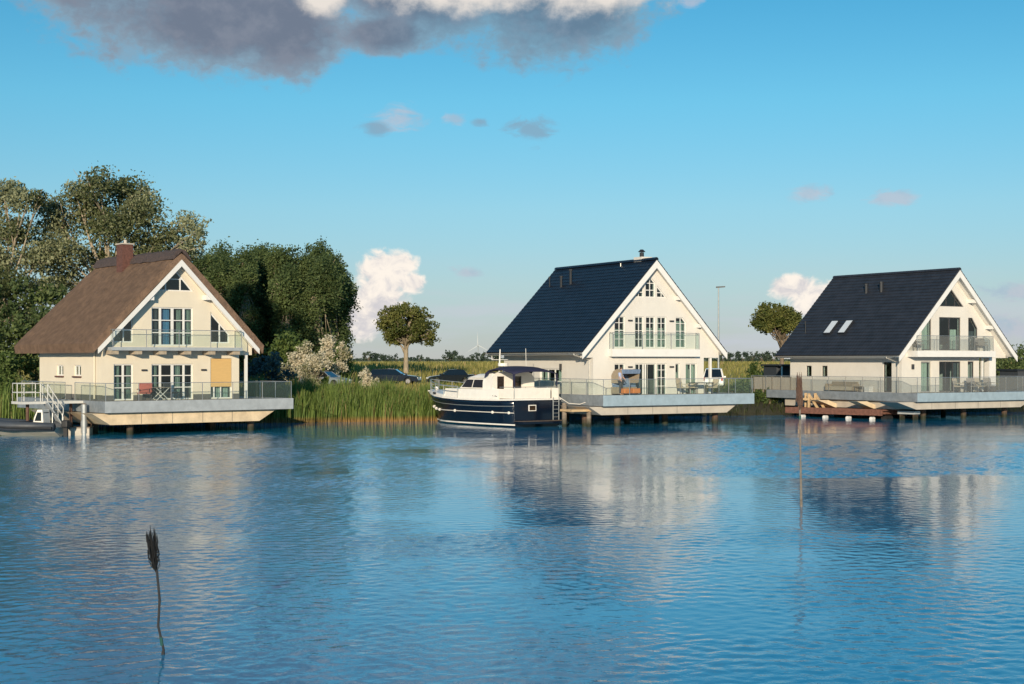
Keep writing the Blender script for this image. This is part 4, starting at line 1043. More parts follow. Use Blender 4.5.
railing(dk2, [(-5.25, 12.0, 1.98), (-5.25, -1.74, 1.98), (6.44, -1.74, 1.98), (6.44, 9, 1.98)], 1.0, 1.95, 'railglass')
h3, _ = tiled(H3, 'tiled_house', 'white house with slate-grey tiled roof, two skylights and dark window frames', 9.84, 12.2, 10.73, 4.56, 12.75, .8, M['tile_slate'], 3)
dk3 = deck(h3, [(-5.9, -1.5), (8.6, -1.5), (8.6, 13.9), (-5.9, 13.9)], 1.9, .58, (-7.4, 6.3, -5.6, 5.1, -1.1, .8, 1.3, .78), M['concrete'], [(-3.3, .4), (.8, .4), (4.9, .2), (-4.4, 5), (-4.4, 9), (0, 6), (4.9, 6)], 'fascia_blue')
railing(dk3, [(-5.85, 15.8, 1.9), (-5.85, -1.44, 1.9), (8.54, -1.44, 1.9), (8.54, 9, 1.9)], 1.08, 1.75, 'railglass_grey')
for v in (2.85, 6.75):
    MB().prism([(-7.3, v, 1.27), (-6.3, v, 1.27), (-4.6, v, .72), (-5.6, v, .72)], (0, .9, 0)).build('brace', M['tan'], dk3)
MB().box(-5.5, 5.5, .81, 12.3, .74, 1.3).build('hull', M['concrete'], dk3)

# ------------------------------------------------------------------ furniture
def chair(name, label, loc, rz, m, w_=.55, high=.9, group=None):
    t = thing(name, label, 'chair', loc, rz, group)
    MB().box(-w_ / 2, w_ / 2, -.25, .27, .38, .46).build('seat', M[m], t, bevel=.02)
    MB().prism([(-w_ / 2, .22, .46), (w_ / 2, .22, .46), (w_ / 2, .34, high), (-w_ / 2, .34, high)], (0, .06, 0)).build('backrest', M[m], t, bevel=.02)
    for sx in (-1, 1):
        for y in (-.22, .24): MB().tube([(sx * (w_ / 2 - .03), y, 0), (sx * (w_ / 2 - .03), y, .40)], .022, 6).build('leg', M['dark'], t)
        MB().box(sx * (w_ / 2) - .03, sx * (w_ / 2) + .03, -.22, .28, .62, .67).build('armrest', M[m], t)
    return t
def table(name, label, loc, rz, m, lx, ly, legm='dark'):
    t = thing(name, label, 'table', loc, rz)
    MB().box(-lx / 2, lx / 2, -ly / 2, ly / 2, .70, .75).build('tabletop', M[m], t, bevel=.01)
    for sx in (-1, 1):
        for sy in (-1, 1): MB().tube([(sx * (lx / 2 - .08), sy * (ly / 2 - .08), 0), (sx * (lx / 2 - .08), sy * (ly / 2 - .08), .70)], .03, 6).build('leg', M[legm], t)
    return t
a1, a2, a3 = R(H1[1]), R(H2[1]), R(H3[1])
chair('deck_chair', 'red-covered chair on the deck of the thatched house', hpt(H1, -2.45, -.35, 1.9), a1 - .6, 'redfabric', .75, 1.0)
tb = thing('folding_table', 'small folding table with crossed white legs on the thatched house deck', 'table', hpt(H1, -1.55, -.5, 1.9), a1)
MB().box(-.45, .45, -.4, .4, .72, .75).build('tabletop', M['greywood'], tb)
for s_ in (-1, 1): MB().tube([(-s_ * .4, -.3, 0), (s_ * .4, -.3, .72)], .022, 6).tube([(-s_ * .4, .3, 0), (s_ * .4, .3, .72)], .022, 6).build('leg', M['whitesteel'], tb)
chair('deck_chair', 'dark fabric chair beside the folding table on the thatched house deck', hpt(H1, -.75, -.3, 1.9), a1 + .5, 'darkfabric', .65, .98)
chair('deck_chair', 'dark fabric chair behind the folding table against the terrace door', hpt(H1, -1.5, .5, 1.9), a1, 'darkfabric', .6, .95)
# house 2 deck
table('dining_table', 'dark rectangular table on the deck by the porch post of the black-roofed house', hpt(H2, 3.15, -.55, 1.98), a2, 'dark', 1.5, .85)
chair('wicker_chair', 'high-backed pale wicker chair at the house side of the dark deck table', hpt(H2, 1.75, -.45, 1.98), a2 + 1.57, 'cushion', .6, 1.05)
chair('wicker_chair', 'pale wicker chair at the porch post end of the dark deck table', hpt(H2, 4.15, -.35, 1.98), a2 - 1.57, 'cushion', .6, 1.0)
chair('wicker_chair', 'pale wicker chair standing behind the dark deck table', hpt(H2, 3.1, .35, 1.98), a2, 'cushion', .6, 1.0)
def beach_chair():
    t = thing('beach_chair', 'hooded wicker beach chair with blue lining and orange footrests on the deck', 'beach chair', hpt(H2, -2.75, -.35, 1.98), a2 + .12)
    hood = [(-.45, .75), (-.45, 1.25), (-.25, 1.52), (.15, 1.66), (.55, 1.60), (.62, 1.3), (.55, .75)]
    for sx in (-.72, .68): MB().prism([(sx, -y, z) for y, z in hood], (.04, 0, 0)).build('hood_side', M['wicker'], t)
    MB().prism([(-.68, -.55, 1.60), (-.68, .25, 1.52), (-.68, .45, 1.25), (-.68, .42, 1.22), (-.68, .22, 1.47), (-.68, -.55, 1.55)], (1.36, 0, 0)).build('hood', M['wickergrey'], t)
    MB().prism([(-.68, .30, .5), (-.68, .42, 1.25), (-.68, .47, 1.25), (-.68, .40, .5)], (1.36, 0, 0)).build('backrest', M['bluestripe'], t)
    MB().box(-.74, .74, -.35, .45, .08, .50).build('seat_box', M['wicker'], t)
    MB().box(-.66, .66, -.38, .30, .505, .62).build('cushion', M['bluestripe'], t, bevel=.03)
    for sx in (-.37, .37): MB().box(sx - .30, sx + .30, -.80, -.37, .10, .42).build('footrest', M['orange'], t, bevel=.05)
    MB().prism([(-.72, -.75, 1.60), (-.72, -.55, 1.63), (-.72, -.62, 1.35), (-.72, -.66, 1.35)], (1.44, 0, 0)).build('valance', M['bluestripe'], t)
    return t
beach_chair()
# person standing beside the beach chair
def skin_body(name, verts, edges, radii, m, parent, root=0, lv=1):
    me = bpy.data.meshes.new(name); me.from_pydata(verts, edges, [])
    o = bpy.data.objects.new(name, me); col.objects.link(o); o.parent = parent
    sk = o.modifiers.new('skin', 'SKIN'); sk.use_smooth_shade = True
    layer = me.skin_vertices[0] if me.skin_vertices else None
    if layer is None:
        bm = bmesh.new(); bm.from_mesh(me); bm.verts.layers.skin.verify(); bm.to_mesh(me); bm.free(); layer = me.skin_vertices[0]
    for i, r_ in enumerate(radii):
        layer.data[i].radius = r_ if isinstance(r_, tuple) else (r_, r_); layer.data[i].use_root = (i == root)
    sb = o.modifiers.new('sub', 'SUBSURF'); sb.levels = lv; sb.render_levels = lv
    dg = bpy.context.evaluated_depsgraph_get(); ev = o.evaluated_get(dg); m2 = bpy.data.meshes.new_from_object(ev)
    o.modifiers.clear(); o.data = m2; m2.materials.clear(); m2.materials.append(m)
    m2.polygons.foreach_set('use_smooth', [True] * len(m2.polygons))
    return o
def person():
    t = thing('person', 'person in pale blue shirt and dark trousers standing at the hooded beach chair', 'person', hpt(H2, -3.35, -.85, 1.98), a2 + .5)
    V = [(0, 0, .92), (0, .02, 1.12), (0, .03, 1.30), (0, .02, 1.42), (0, -.01, 1.50), (0, -.03, 1.60), (0, -.02, 1.70),
         (.17, .02, 1.38), (.23, -.02, 1.14), (.20, -.18, .98), (.18, -.27, .95), (-.17, .02, 1.38), (-.23, -.02, 1.14), (-.22, -.12, .92), (-.21, -.18, .85),
         (.09, 0, .86), (.11, -.01, .48), (.11, .02, .09), (.12, -.12, .03), (-.09, 0, .86), (-.11, -.01, .48), (-.11, .02, .09), (-.12, -.12, .03)]
    E = [(0, 1), (1, 2), (2, 3), (3, 4), (4, 5), (5, 6), (3, 7), (7, 8), (8, 9), (9, 10), (3, 11), (11, 12), (12, 13), (13, 14), (0, 15), (15, 16), (16, 17), (17, 18), (0, 19), (19, 20), (20, 21), (21, 22)]
    rad = [(.15, .11), (.14, .10), (.16, .11), (.10, .08), .05, (.075, .09), (.07, .085), .06, .045, .035, .03, .06, .045, .035, .03, .085, .06, .04, .035, .085, .06, .04, .035]
    b = skin_body('body', V, E, rad, M['skin'], t)
    sh = [0, 1, 2, 3, 7, 8, 11, 12]; ix = {k: i for i, k in enumerate(sh)}
    skin_body('shirt', [V[k] for k in sh], [(ix[a], ix[c]) for a, c in E if a in ix and c in ix], [(.175, .13), (.165, .125), (.185, .135), (.12, .10), .085, .065, .085, .065], M['shirt'], t)
    tr = [0, 15, 16, 17, 19, 20, 21]; ix = {k: i for i, k in enumerate(tr)}
    skin_body('trousers', [V[k] for k in tr], [(ix[a], ix[c]) for a, c in E if a in ix and c in ix], [(.165, .12), .105, .08, .06, .105, .08, .06], M['trousers'], t)
    MB().ball((0, -.005, 1.715), (.085, .098, .075)).build('hair', M['hair'], t, smooth=True)
    fc = MB(); fc.ball((0, -.125, 1.615), (.014, .022, .022), 6, 4); fc.build('nose', M['skin'], t)
person()
# house 3 furniture
for i, (u, rz, lb) in enumerate([(-.6, .3, 'grey wicker chair left of the round deck table at the slate-roofed house'), (.9, -.4, 'grey wicker chair right of the round deck table at the slate-roofed house'), (1.9, .2, 'grey wicker chair before the narrow window of the slate-roofed house'), (2.9, -.3, 'grey wicker chair beside the porch pillar of the slate-roofed house')]):
    chair('wicker_chair', lb, hpt(H3, u, -.45 + .1 * i, 1.9), a3 + rz, 'wickergrey' if i % 2 else 'cushion', .62, 1.0)
rt = thing('round_table', 'round grey table among wicker chairs on the slate-roofed house deck', 'table', hpt(H3, .15, -.75, 1.9), a3)
MB().tube([(0, 0, .70), (0, 0, .74)], .5, 20).build('tabletop', M['wickergrey'], rt); MB().tube([(0, 0, 0), (0, 0, .70)], .05, 8).tube([(0, 0, 0), (0, 0, .04)], .28, 12).build('pedestal', M['dark'], rt)
chair('balcony_chair', 'grey wicker armchair at the door end of the slate-roofed house balcony', hpt(H3, -3.75, .42, 4.85), a3 + .4, 'wickergrey', .7, .95)
chair('balcony_chair', 'grey wicker armchair at the outer end of the slate-roofed house balcony', hpt(H3, 2.75, .42, 4.85), a3 - .4, 'wickergrey', .7, .95)
sofa = thing('lounge_sofa', 'long low beige sofa on the side deck under the slate roof', 'sofa', hpt(H3, -5.42, 6.3, 1.9), a3)
MB().box(-.3, .42, -1.3, 1.3, .08, .38).build('seat', M['cushion'], sofa, bevel=.03); MB().box(.28, .46, -1.3, 1.3, .385, .72).build('backrest', M['wicker'], sofa, bevel=.03)
for y in (-1.42, 1.30): MB().box(-.3, .44, y, y + .12, .08, .55).build('armrest', M['wicker'], sofa, bevel=.02)
lt = table('lounge_table', 'low wicker lounge table beside the beige sofa on the side deck', hpt(H3, -5.45, 4.4, 1.9), a3, 'wicker', .6, .8); lt.scale = (1, 1, .55)
cb = thing('storage_box', 'small white storage box on the side deck beside the lounge table', 'box', hpt(H3, -5.5, 3.5, 1.9), a3)
MB().box(-.2, .2, -.25, .25, 0, .38).build('box_body', M['whitepaint'], cb, bevel=.01); MB().box(-.22, .22, -.27, .27, .384, .44).build('lid', M['whitepaint'], cb, bevel=.01)

# fence and shed behind house 3
fn_ = thing('board_fence', 'pale vertical board fence closing the far end of the side deck', 'fence', hpt(H3, -5.5, 10.6, 1.5), a3)
for i in range(5):
    mb = MB()
    for k in range(8):
        y = i * 1.05 + .06 + k * .122; mb.box(-.012, .012, y, y + .112, .42, 1.36 + rnd.uniform(-.01, .01))
    mb.build('board_panel', M['fence'], fn_)
for i in range(6): MB().box(-.05, .05, i * 1.05 - .045, i * 1.05 + .045, .2, 1.42).build('post', M['greywood'], fn_)
sx = at(785, 128); sh_ = thing('garden_shed', 'dark flat-roofed shed with two pale posts beside the slate-roofed house', 'shed', (sx[0], 128, sx[2]), .3)
MB().box(-.8, 1.2, 0, 2.4, 0, 2.25).build('wall', M['shed'], sh_); MB().box(-1.0, 1.4, -.9, 2.6, 2.255, 2.4).build('roof', M['darkmetal'], sh_)
for x in (-.72, .12): MB().box(x - .05, x + .05, -.85, -.75, 0, 2.25).build('post', M['whitepaint'], sh_)
sx = at(1030, 126); sh2 = thing('garden_shed', 'dark timber shed cut by the picture edge beyond the porch pillar', 'shed', (sx[0], 126, sx[2]), .4)
MB().box(-1.3, 1.6, 0, 2.2, 0, 2.2).build('wall', M['shed'], sh2); MB().prism([(-1.45, -.12, 2.2), (1.75, -.12, 2.2), (1.75, -.12, 2.28), (-1.45, -.12, 2.36)], (0, 2.5, 0)).build('roof', M['darkmetal'], sh2)

# ------------------------------------------------------------------ landing, ramp, small dock, dinghy at house 1
ld = thing('landing_stage', 'white-edged landing platform with railing beside the thatched house deck', 'landing', hpt(H1, -5.34, 2.0, 0), R(H1[1]))
MB().box(-3.55, 0, -.6, .9, 1.76, 1.9).build('platform', M['whitesteel'], ld)
rl = MB()
def rails(mb, pts, h, ps):
    for a, b in zip(pts, pts[1:]):
        a, b = Vector(a), Vector(b); n = max(1, round((b - a).length / ps))
        for i in range(n + 1):
            p = a.lerp(b, i / n); mb.tube([p, p + Vector((0, 0, h))], .024, 6)
        for f in (1, .5): mb.tube([a + Vector((0, 0, h * f)), b + Vector((0, 0, h * f))], .028, 6)
rails(rl, [(-2.2, .85, 1.9), (-3.5, .85, 1.9), (-3.5, -.55, 1.9), (-2.45, -.55, 1.9)], 1.0, .75)
rl.build('railing', M['whitesteel'], ld)
for x in (-2.9, -.4): MB().tube([(x, .2, -1.2), (x, .2, 1.78)], .09, 10).build('post', M['pile'], ld)
gw = thing('gangway', 'sloping gangway with white handrails from the landing down to the floating dock', 'gangway', (0, 0, 0))
A_, B_ = Vector(hpt(H1, -7.55, 1.4, 1.92)), Vector((-25.2, 83.75, .58))
dr = (B_ - A_); sdv = dr.cross(Vector((0, 0, 1))).normalized()
MB().prism([A_ - sdv * .42, A_ + sdv * .42, B_ + sdv * .42, B_ - sdv * .42], (0, 0, -.1)).build('walkway', M['fascia'], gw)
for s_ in (-1, 1):
    mb = MB(); rails(mb, [A_ + sdv * .42 * s_, B_ + sdv * .42 * s_], .95, .55); mb.build('handrail', M['whitesteel'], gw)
dkf = thing('floating_dock', 'low beige floating dock between the dinghy and the mooring pile', 'dock', (-24.55, 84.0, 0), .12)
MB().box(-.9, .95, -.55, .75, -.15, .40).build('float', M['concrete'], dkf, bevel=.03); MB().box(-.92, .97, -.57, .77, .403, .46).build('decking', M['greywood'], dkf)
mp_ = thing('mooring_pile', 'round grey mooring pile with pale collar at the floating dock', 'pile', (-23.85, 83.6, 0))
MB().tube([(0, 0, -1.5), (0, 0, 1.72)], .15, 14).build('pole', M['lamppost'], mp_); MB().tube([(0, 0, .12), (0, 0, .82)], .185, 14).build('collar', M['lamppost'], mp_)
MB().tube([(0, 0, 1.72), (0, 0, 1.80)], [.15, .03], 14).build('cap', M['greywood'], mp_)

def dinghy():
    t = thing('inflatable_boat', 'grey rigid inflatable dinghy with white steering console at the floating dock', 'dinghy', (-24.85, 82.6, .07), R(168))
    L = 5.2
    pts = [(-.1, .92, .48), (2.6, .92, .50), (3.9, .75, .58), (4.7, .35, .70), (4.95, 0, .74), (4.7, -.35, .70), (3.9, -.75, .58), (2.6, -.92, .50), (-.1, -.92, .48)]
    MB().tube(pts, [.22, .29, .29, .28, .26, .28, .29, .29, .22], 12).build('tube', M['hypalon'], t, smooth=True)
    MB().tube([(p[0] * 1.003, p[1] * 1.25, p[2] - .06) for p in pts], .085, 8).build('rubbing_strake', M['black'], t)
    vs = []; st = [(0, .80, .42, -.12), (2, .80, .42, -.15), (3.6, .55, .45, -.05), (4.6, .08, .6, .35)]
    for s_, b_, z_, k_ in st: vs += [(s_, b_, z_), (s_, b_ * .75, z_ - .25 if s_ < 4 else z_ - .1), (s_, 0, k_), (s_, -b_ * .75, z_ - .25 if s_ < 4 else z_ - .1), (s_, -b_, z_)]
    fs = [(i * 5 + k, i * 5 + k + 1, i * 5 + k + 6, i * 5 + k + 5) for i in range(3) for k in range(4)] + [(0, 4, 3, 2, 1)] + [(i * 5, i * 5 + 5, i * 5 + 9, i * 5 + 4) for i in range(3)]
    MB().add(vs, fs).build('hull', M['concrete'], t)
    c = MB().prism([(.8, -.4, .40), (1.5, -.4, .40), (1.4, -.4, .95), (1.2, -.4, 1.4), (.9, -.4, 1.4)], (0, .8, 0)).build('console', M['boatwhite'], t, bevel=.03)
    MB().prism([(1.46, -.34, 1.0), (1.26, -.34, 1.38), (1.22, -.34, 1.36), (1.42, -.34, .98)], (0, .68, 0)).build('windscreen', M['carglass'], c)
    MB().box(.88, .897, -.28, .28, .8, 1.25).build('console_panel', M['black'], c)
    for sg in (-1, 1): MB().prism([(.95, sg * .405, .78), (1.35, sg * .405, .78), (1.18, sg * .405, 1.25), (.95, sg * .405, 1.25)], (0, sg * .01, 0)).build('console_window', M['carglass'], c)
    MB().box(1.9, 2.4, -.4, .4, .40, .75).build('seat', M['black'], t, bevel=.05)
    m_ = MB().box(-.5, -.12, -.22, .22, .40, .82).build('outboard_motor', M['black'], t, bevel=.08)
    MB().box(-.42, -.2, -.07, .07, -.4, .56).build('outboard_leg', M['black'], m_)
    MB().tube([(.2, -.55, .6), (.2, -.55, 1.2), (.2, .55, 1.2), (.2, .55, .6)], .03, 8).build('roll_bar', M['steel'], t)
dinghy()

# jetty at house 2
jt = thing('jetty', 'short timber jetty with mooring posts between the yacht stern and the deck', 'jetty', hpt(H2, -6.35, -.6, 0), R(H2[1]))
MB().box(-.7, 1.0, -.3, 1.1, .98, 1.12).build('decking', M['rawwood'], jt)
for x, y, z1 in ((-.5, .9, 1.5), (.75, .0, .98)): MB().tube([(x, y, -1.5), (x, y, z1)], .15, 10).build('post', M['dockwood'], jt)

# raft at house 3
A_, B_ = Vector((27.0, 106.3, 0)), Vector((21.3, 112.3, 0)); dr = (B_ - A_); Lr = dr.length
rf = thing('timber_raft', 'long red-stained timber raft on white floats beneath the side deck', 'raft', A_, math.atan2(dr.y, dr.x))
mb = MB()
for k in range(5): mb.box(0, Lr, -.3 - k * .34 + 1.0, -.3 - k * .34 + 1.31, .62, .70)
mb.build('decking', M['redwood'], rf)
MB().box(0, Lr, 1.33, 1.41, .28, .72).build('side_beam', M['redwood'], rf); MB().box(0, Lr, -.80, -.72, .28, .72).build('side_beam', M['redwood'], rf)
for i in range(7): MB().box(.3 + i * Lr / 7, .5 + i * Lr / 7, -.72, 1.33, .36, .60).build('crossbeam', M['redwood'], rf)
for i in range(4): MB().tube([(.8 + i * Lr / 4.2, 1.20, .06), (.8 + i * Lr / 4.2, 1.58, .06)], .13, 12).build('float', M['whitepaint'], rf); MB().tube([(.8 + i * Lr / 4.2, -.9, .08), (.8 + i * Lr / 4.2, -.1, .08)], .24, 12).build('float', M['black'], rf)
tf = thing('trestle_frame', 'raw timber trestle frame standing on the end of the red raft', 'frame', A_ + dr * .80 + Vector((0, 0, .70)), math.atan2(dr.y, dr.x))
for y in (.1, .9):
    for x in (-.1, .75): MB().box(x - .07, x + .07, y - .07, y + .07, 0, 1.05).build('upright', M['rawwood'], tf)
    MB().box(-.2, .9, y - .05, y + .05, .55, .68).build('crossbar', M['rawwood'], tf)
    MB().prism([(-.95, y - .05, 0), (-.75, y - .05, 0), (.0, y - .05, 1.0), (-.18, y - .05, 1.0)], (0, .1, 0)).build('brace', M['rawwood'], tf)
stp = thing('boarding_step', 'small pale grey step at the near end of the red raft', 'step', (27.75, 105.6, 0), math.atan2(dr.y, dr.x))
MB().box(-.9, .45, -.35, .4, .40, .62).build('tread', M['fascia'], stp); MB().box(-.8, -.7, -.25, .3, -.6, .40).build('leg', M['pile'], stp); MB().box(.25, .35, -.25, .3, -.6, .40).build('leg', M['pile'], stp)

# ------------------------------------------------------------------ motor yacht
def yacht():
    ps = R(38); t = thing('motor_yacht', 'white and navy motor yacht with navy canopy moored beside the black-roofed house', 'yacht', (1.60, 94.6, 0), ps + R(90)); t.scale = (1.07, 1.18, .97)
    # local x: towards the bow, y: to port (seen side)
    st = [(0, 1.62, 1.50, 1.72), (1.5, 1.72, 1.60, 1.68), (3.5, 1.76, 1.64, 1.66), (5.5, 1.74, 1.56, 1.68), (7.2, 1.58, 1.30, 1.74), (8.6, 1.25, .88, 1.83), (9.7, .80, .42, 1.93), (10.5, .38, .12, 2.02), (10.95, .06, .02, 2.08)]
    def hullp(i, f, sgn):
        s_, bs, bw, zs = st[i]
        z = -.35 + (zs + .35) * f
        wl = .35 / (zs + .35)
        b_ = bw * (f / wl) ** .6 if f < wl else bw + (bs - bw) * ((f - wl) / (1 - wl)) ** 1.25
        rake = max(0, (s_ - 7.5) / 3.45) ** 1.6 * .95 * (1 - f)
        return (s_ - rake, sgn * max(b_, .01), z)
    nf = 10; vs = []; fs = []
    for i in range(len(st)):
        for k in range(nf + 1): vs.append(hullp(i, k / nf, 1))
        for k in range(nf, -1, -1): vs.append(hullp(i, k / nf, -1))
    n = 2 * (nf + 1)
    for i in range(len(st) - 1):
        for k in range(n - 1): fs.append((i * n + k, i * n + k + 1, (i + 1) * n + k + 1, (i + 1) * n + k))
    fs += [tuple(range(n)), tuple(range((len(st) - 1) * n, len(st) * n))[::-1]]
    hull = MB().add(vs, fs).build('hull', M['navy'], t, smooth=False)
    hull.data.polygons.foreach_set('use_smooth', [len(p.vertices) == 4 for p in hull.data.polygons])
    # white bands following the hull
    def band(z0, z1, out, m, name, parent, s0=0, s1=99):
        for sgn in (1, -1):
            A = []; B = []
            for i in range(len(st)):
                if not s0 <= st[i][0] <= s1: continue
                zs = st[i][3]
                for L_, z in ((A, z0(zs)), (B, z1(zs))):
                    p = hullp(i, (z + .35) / (zs + .35), sgn); L_.append(Vector((p[0], p[1] + sgn * out, p[2])))
            m_ = len(A); inn = Vector((0, -sgn * .04, 0))
            vv = A + B + [a + inn for a in A] + [b + inn for b in B]
            ff = []
            for i in range(m_ - 1): ff += [(i, i + 1, m_ + i + 1, m_ + i), (2 * m_ + i, 3 * m_ + i, 3 * m_ + i + 1, 2 * m_ + i + 1), (m_ + i, m_ + i + 1, 3 * m_ + i + 1, 3 * m_ + i), (i, 2 * m_ + i, 2 * m_ + i + 1, i + 1)]
            MB().add(vv, ff).build(name, m, parent)
    band(lambda z: .10, lambda z: .19, .012, M['boatwhite'], 'boot_stripe', t)
    band(lambda z: 1.30 + (z - 1.68) * .8, lambda z: 1.345 + (z - 1.68) * .8, .02, M['steel'], 'rub_rail', t)
    # mooring rope with loops along the side
    rp = MB(); pts = []
    for i in range(0, len(st) - 1):
        p = hullp(i, (.92 + .12 * (i > 5) + .06 * (i > 6) + .35) / (st[i][3] + .35), 1); pts.append(Vector((p[0], p[1] + .06, p[2])))
    rp.tube(pts, .028, 6)
    for f in (.04, .17, .45, .66, .76, .90):
        k = f * (len(pts) - 1); p = pts[int(k)].lerp(pts[int(k) + 1], k % 1); rp.ball(p, (.13, .05, .10), 8, 5)
    rp.build('fender_rope', M['canvas'], t)
    # raised bulwark/coaming in white
    bw = [(i, st[i]) for i in range(len(st))]
    def ring(z0f, z1f, ins0, ins1, s0, s1, name, m):
        A = [(s_, b_, zs) for s_, b_, _, zs in st if s0 <= s_ <= s1]
        lo = [(s_, b_ - ins0, z0f(s_, zs)) for s_, b_, zs in A] + [(s_, -(b_ - ins0), z0f(s_, zs)) for s_, b_, zs in A[::-1]]
        hi = [(s_, max(.01, b_ - ins1), z1f(s_, zs)) for s_, b_, zs in A] + [(s_, -max(.01, b_ - ins1), z1f(s_, zs)) for s_, b_, zs in A[::-1]]
        n_ = len(lo); vv = lo + hi; ff = [(i, (i + 1) % n_, n_ + (i + 1) % n_, n_ + i) for i in range(n_)]
        m_ = len(A)
        ff += [(n_ + i, n_ + i + 1, n_ + n_ - 2 - i, n_ + n_ - 1 - i) for i in range(m_ - 1)] + [(i, n_ - 1 - i, n_ - 2 - i, i + 1) for i in range(m_ - 1)]
        return MB().add(vv, ff).build(name, m, t)
    ring(lambda s_, z: z + .003, lambda s_, z: z + .10, -.03, -.01, 0, 10.6, 'gunwale', M['boatwhite'])
    ring(lambda s_, z: z + .104, lambda s_, z: 2.40, .10, .20, 1.5, 7.2, 'trunk_cabin', M['boatwhite'])
    ring(lambda s_, z: z + .104, lambda s_, z: z + .24, .02, .06, 7.2, 10.5, 'bow_bulwark', M['boatwhite'])
    # forward deckhouse with raked, rounded front
    def house(pb, pt, z0, z1, name, m, bev=.08):
        n_ = len(pb); vv = [(x, y, z0) for x, y in pb] + [(x, y, z1) for x, y in pt]
        return MB().add(vv, [tuple(range(n_))[::-1], tuple(range(n_, 2 * n_))] + [(i, (i + 1) % n_, n_ + (i + 1) % n_, n_ + i) for i in range(n_)]).build(name, m, t, bevel=bev)
    def outl(x0, x1, b_, nose): return [(x0, b_), (x1, b_ * .93), (x1 + nose, b_ * .5), (x1 + nose, -b_ * .5), (x1, -b_ * .93), (x0, -b_)]
    dh = house(outl(2.4, 5.9, 1.40, .45), outl(2.5, 5.2, 1.20, .3), 2.404, 3.12, 'deckhouse', M['boatwhite'])
    house(outl(2.3, 5.35, 1.28, .38), outl(2.5, 4.4, 1.0, .2), 3.123, 3.40, 'deckhouse_roof', M['boatwhite'], .12)
    def sy(x, z):
        b0 = 1.40 - .20 * (z - 2.404) / .716; k = max(0, min(1, (x - 2.45) / 3.2)); return b0 * (1 - .07 * k)
    for sgn in (1, -1):
        for poly in ([(4.55, 2.50), (5.62, 2.50), (5.22, 3.02), (4.55, 3.02)], [(3.35, 2.50), (4.45, 2.50), (4.45, 3.02), (3.6, 3.02), (3.38, 2.88), (3.28, 2.68)]):
            MB().prism([(x, sgn * (sy(x, z) + .012), z) for x, z in poly], (0, sgn * .012, 0)).build('window', M['tintglass'], dh)
    MB().prism([(5.98, -.62, 2.52), (5.98, .62, 2.52), (5.62, .56, 3.02), (5.62, -.56, 3.02)], (.42, 0, 0)).build('windscreen', M['tintglass'], dh)
    # wheelhouse bulkhead facing aft: white arches with dark openings
    def bulk(y0, y1, zt, holes, x, name, th=.12):
        out = [(y0, 1.83), (y1, 1.83), (y1, zt - .45), (y1 - .18, zt - .14), (y1 - .45, zt), (y0 + .45, zt), (y0 + .18, zt - .14), (y0, zt - .45)]
        o = MB().holed(out, holes, lambda a_, b_, dd: (x + dd, a_, b_), th).build(name, M['boatwhite'], t)
        for h_ in holes:
            ys = [p[0] for p in h_]; zs = [p[1] for p in h_]
            MB().box(x + th * .4, x + th * .6, min(ys), max(ys), min(zs), max(zs)).build('window', M['tintglass'], o)
    bulk(-1.45, 1.45, 3.56, [rect(.62, 1.12, 2.42, 3.25), rect(-.55, .05, 2.45, 3.25)], 2.28, 'wheelhouse_bulkhead')
    for sgn in (1, -1):
        MB().prism([(2.41, sgn * 1.44, 1.83), (3.3, sgn * 1.44, 1.83), (3.3, sgn * 1.40, 2.9), (3.0, sgn * 1.36, 3.4), (2.41, sgn * 1.36, 3.45)], (0, -sgn * .07, 0)).build('side_wing', M['boatwhite'], t)
        MB().prism([(.5, sgn * 1.30, 1.83), (2.27, sgn * 1.45, 1.83), (2.27, sgn * 1.42, 2.55), (2.0, sgn * 1.40, 2.45), (.5, sgn * 1.28, 2.40)], (0, -sgn * .06, 0)).build('coaming', M['boatwhite'], t)
    # canopy, arched across and falling aft
    vv = []; ff = []; xs_ = [2.85, 2.65, 2.1, 1.5, .95, .42, .12]; zt_ = [3.56, 3.70, 3.82, 3.80, 3.70, 3.60, 3.50]; nb_ = 8
    for off in (0, .05):
        for x, z in zip(xs_, zt_):
            for k in range(nb_ + 1):
                f = -1 + 2 * k / nb_; vv.append((x, 1.5 * f, z - .12 * f ** 4 + .06 * (1 - f * f) + off))
    w_ = nb_ + 1; q = len(xs_) * w_
    for i in range(len(xs_) - 1):
        for k in range(nb_): a = i * w_ + k; ff += [(a, a + 1, a + w_ + 1, a + w_), (q + a, q + a + w_, q + a + w_ + 1, q + a + 1)]
    for i in range(len(xs_) - 1):
        for k in (0, nb_): a = i * w_ + k; ff.append((a, a + w_, q + a + w_, q + a))
    for k in range(nb_):
        for a in (k, (len(xs_) - 1) * w_ + k): ff.append((a, a + 1, q + a + 1, q + a))
    MB().add(vv, ff).build('canopy', M['navycanvas'], t, smooth=True)
    for sgn in (1, -1):
        MB().prism([(2.45, sgn * 1.49, 3.60), (2.85, sgn * 1.49, 3.50), (3.0, sgn * 1.49, 3.15), (2.7, sgn * 1.49, 3.3)], (0, sgn * .03, 0)).build('canopy_flap', M['navycanvas'], t)
        MB().prism([(.08, sgn * 1.45, 3.42), (.30, sgn * 1.47, 3.5), (.16, sgn * 1.45, 2.5), (.10, sgn * 1.45, 2.5)], (0, sgn * .02, 0)).build('canopy_pole', M['navycanvas'], t)
    # aft deck canvas dodger
    mb = MB()
    for sgn in (1, -1): mb.box(.1, 1.4, sgn * 1.55 - .02, sgn * 1.55 + .02, 1.83, 2.45)
    mb.box(.06, .10, -.95, 1.5, 1.83, 2.52); mb.box(.06, .10, -1.5, -1.05, 1.83, 2.50)
    mb.build('canvas_dodger', M['canvas'], t)
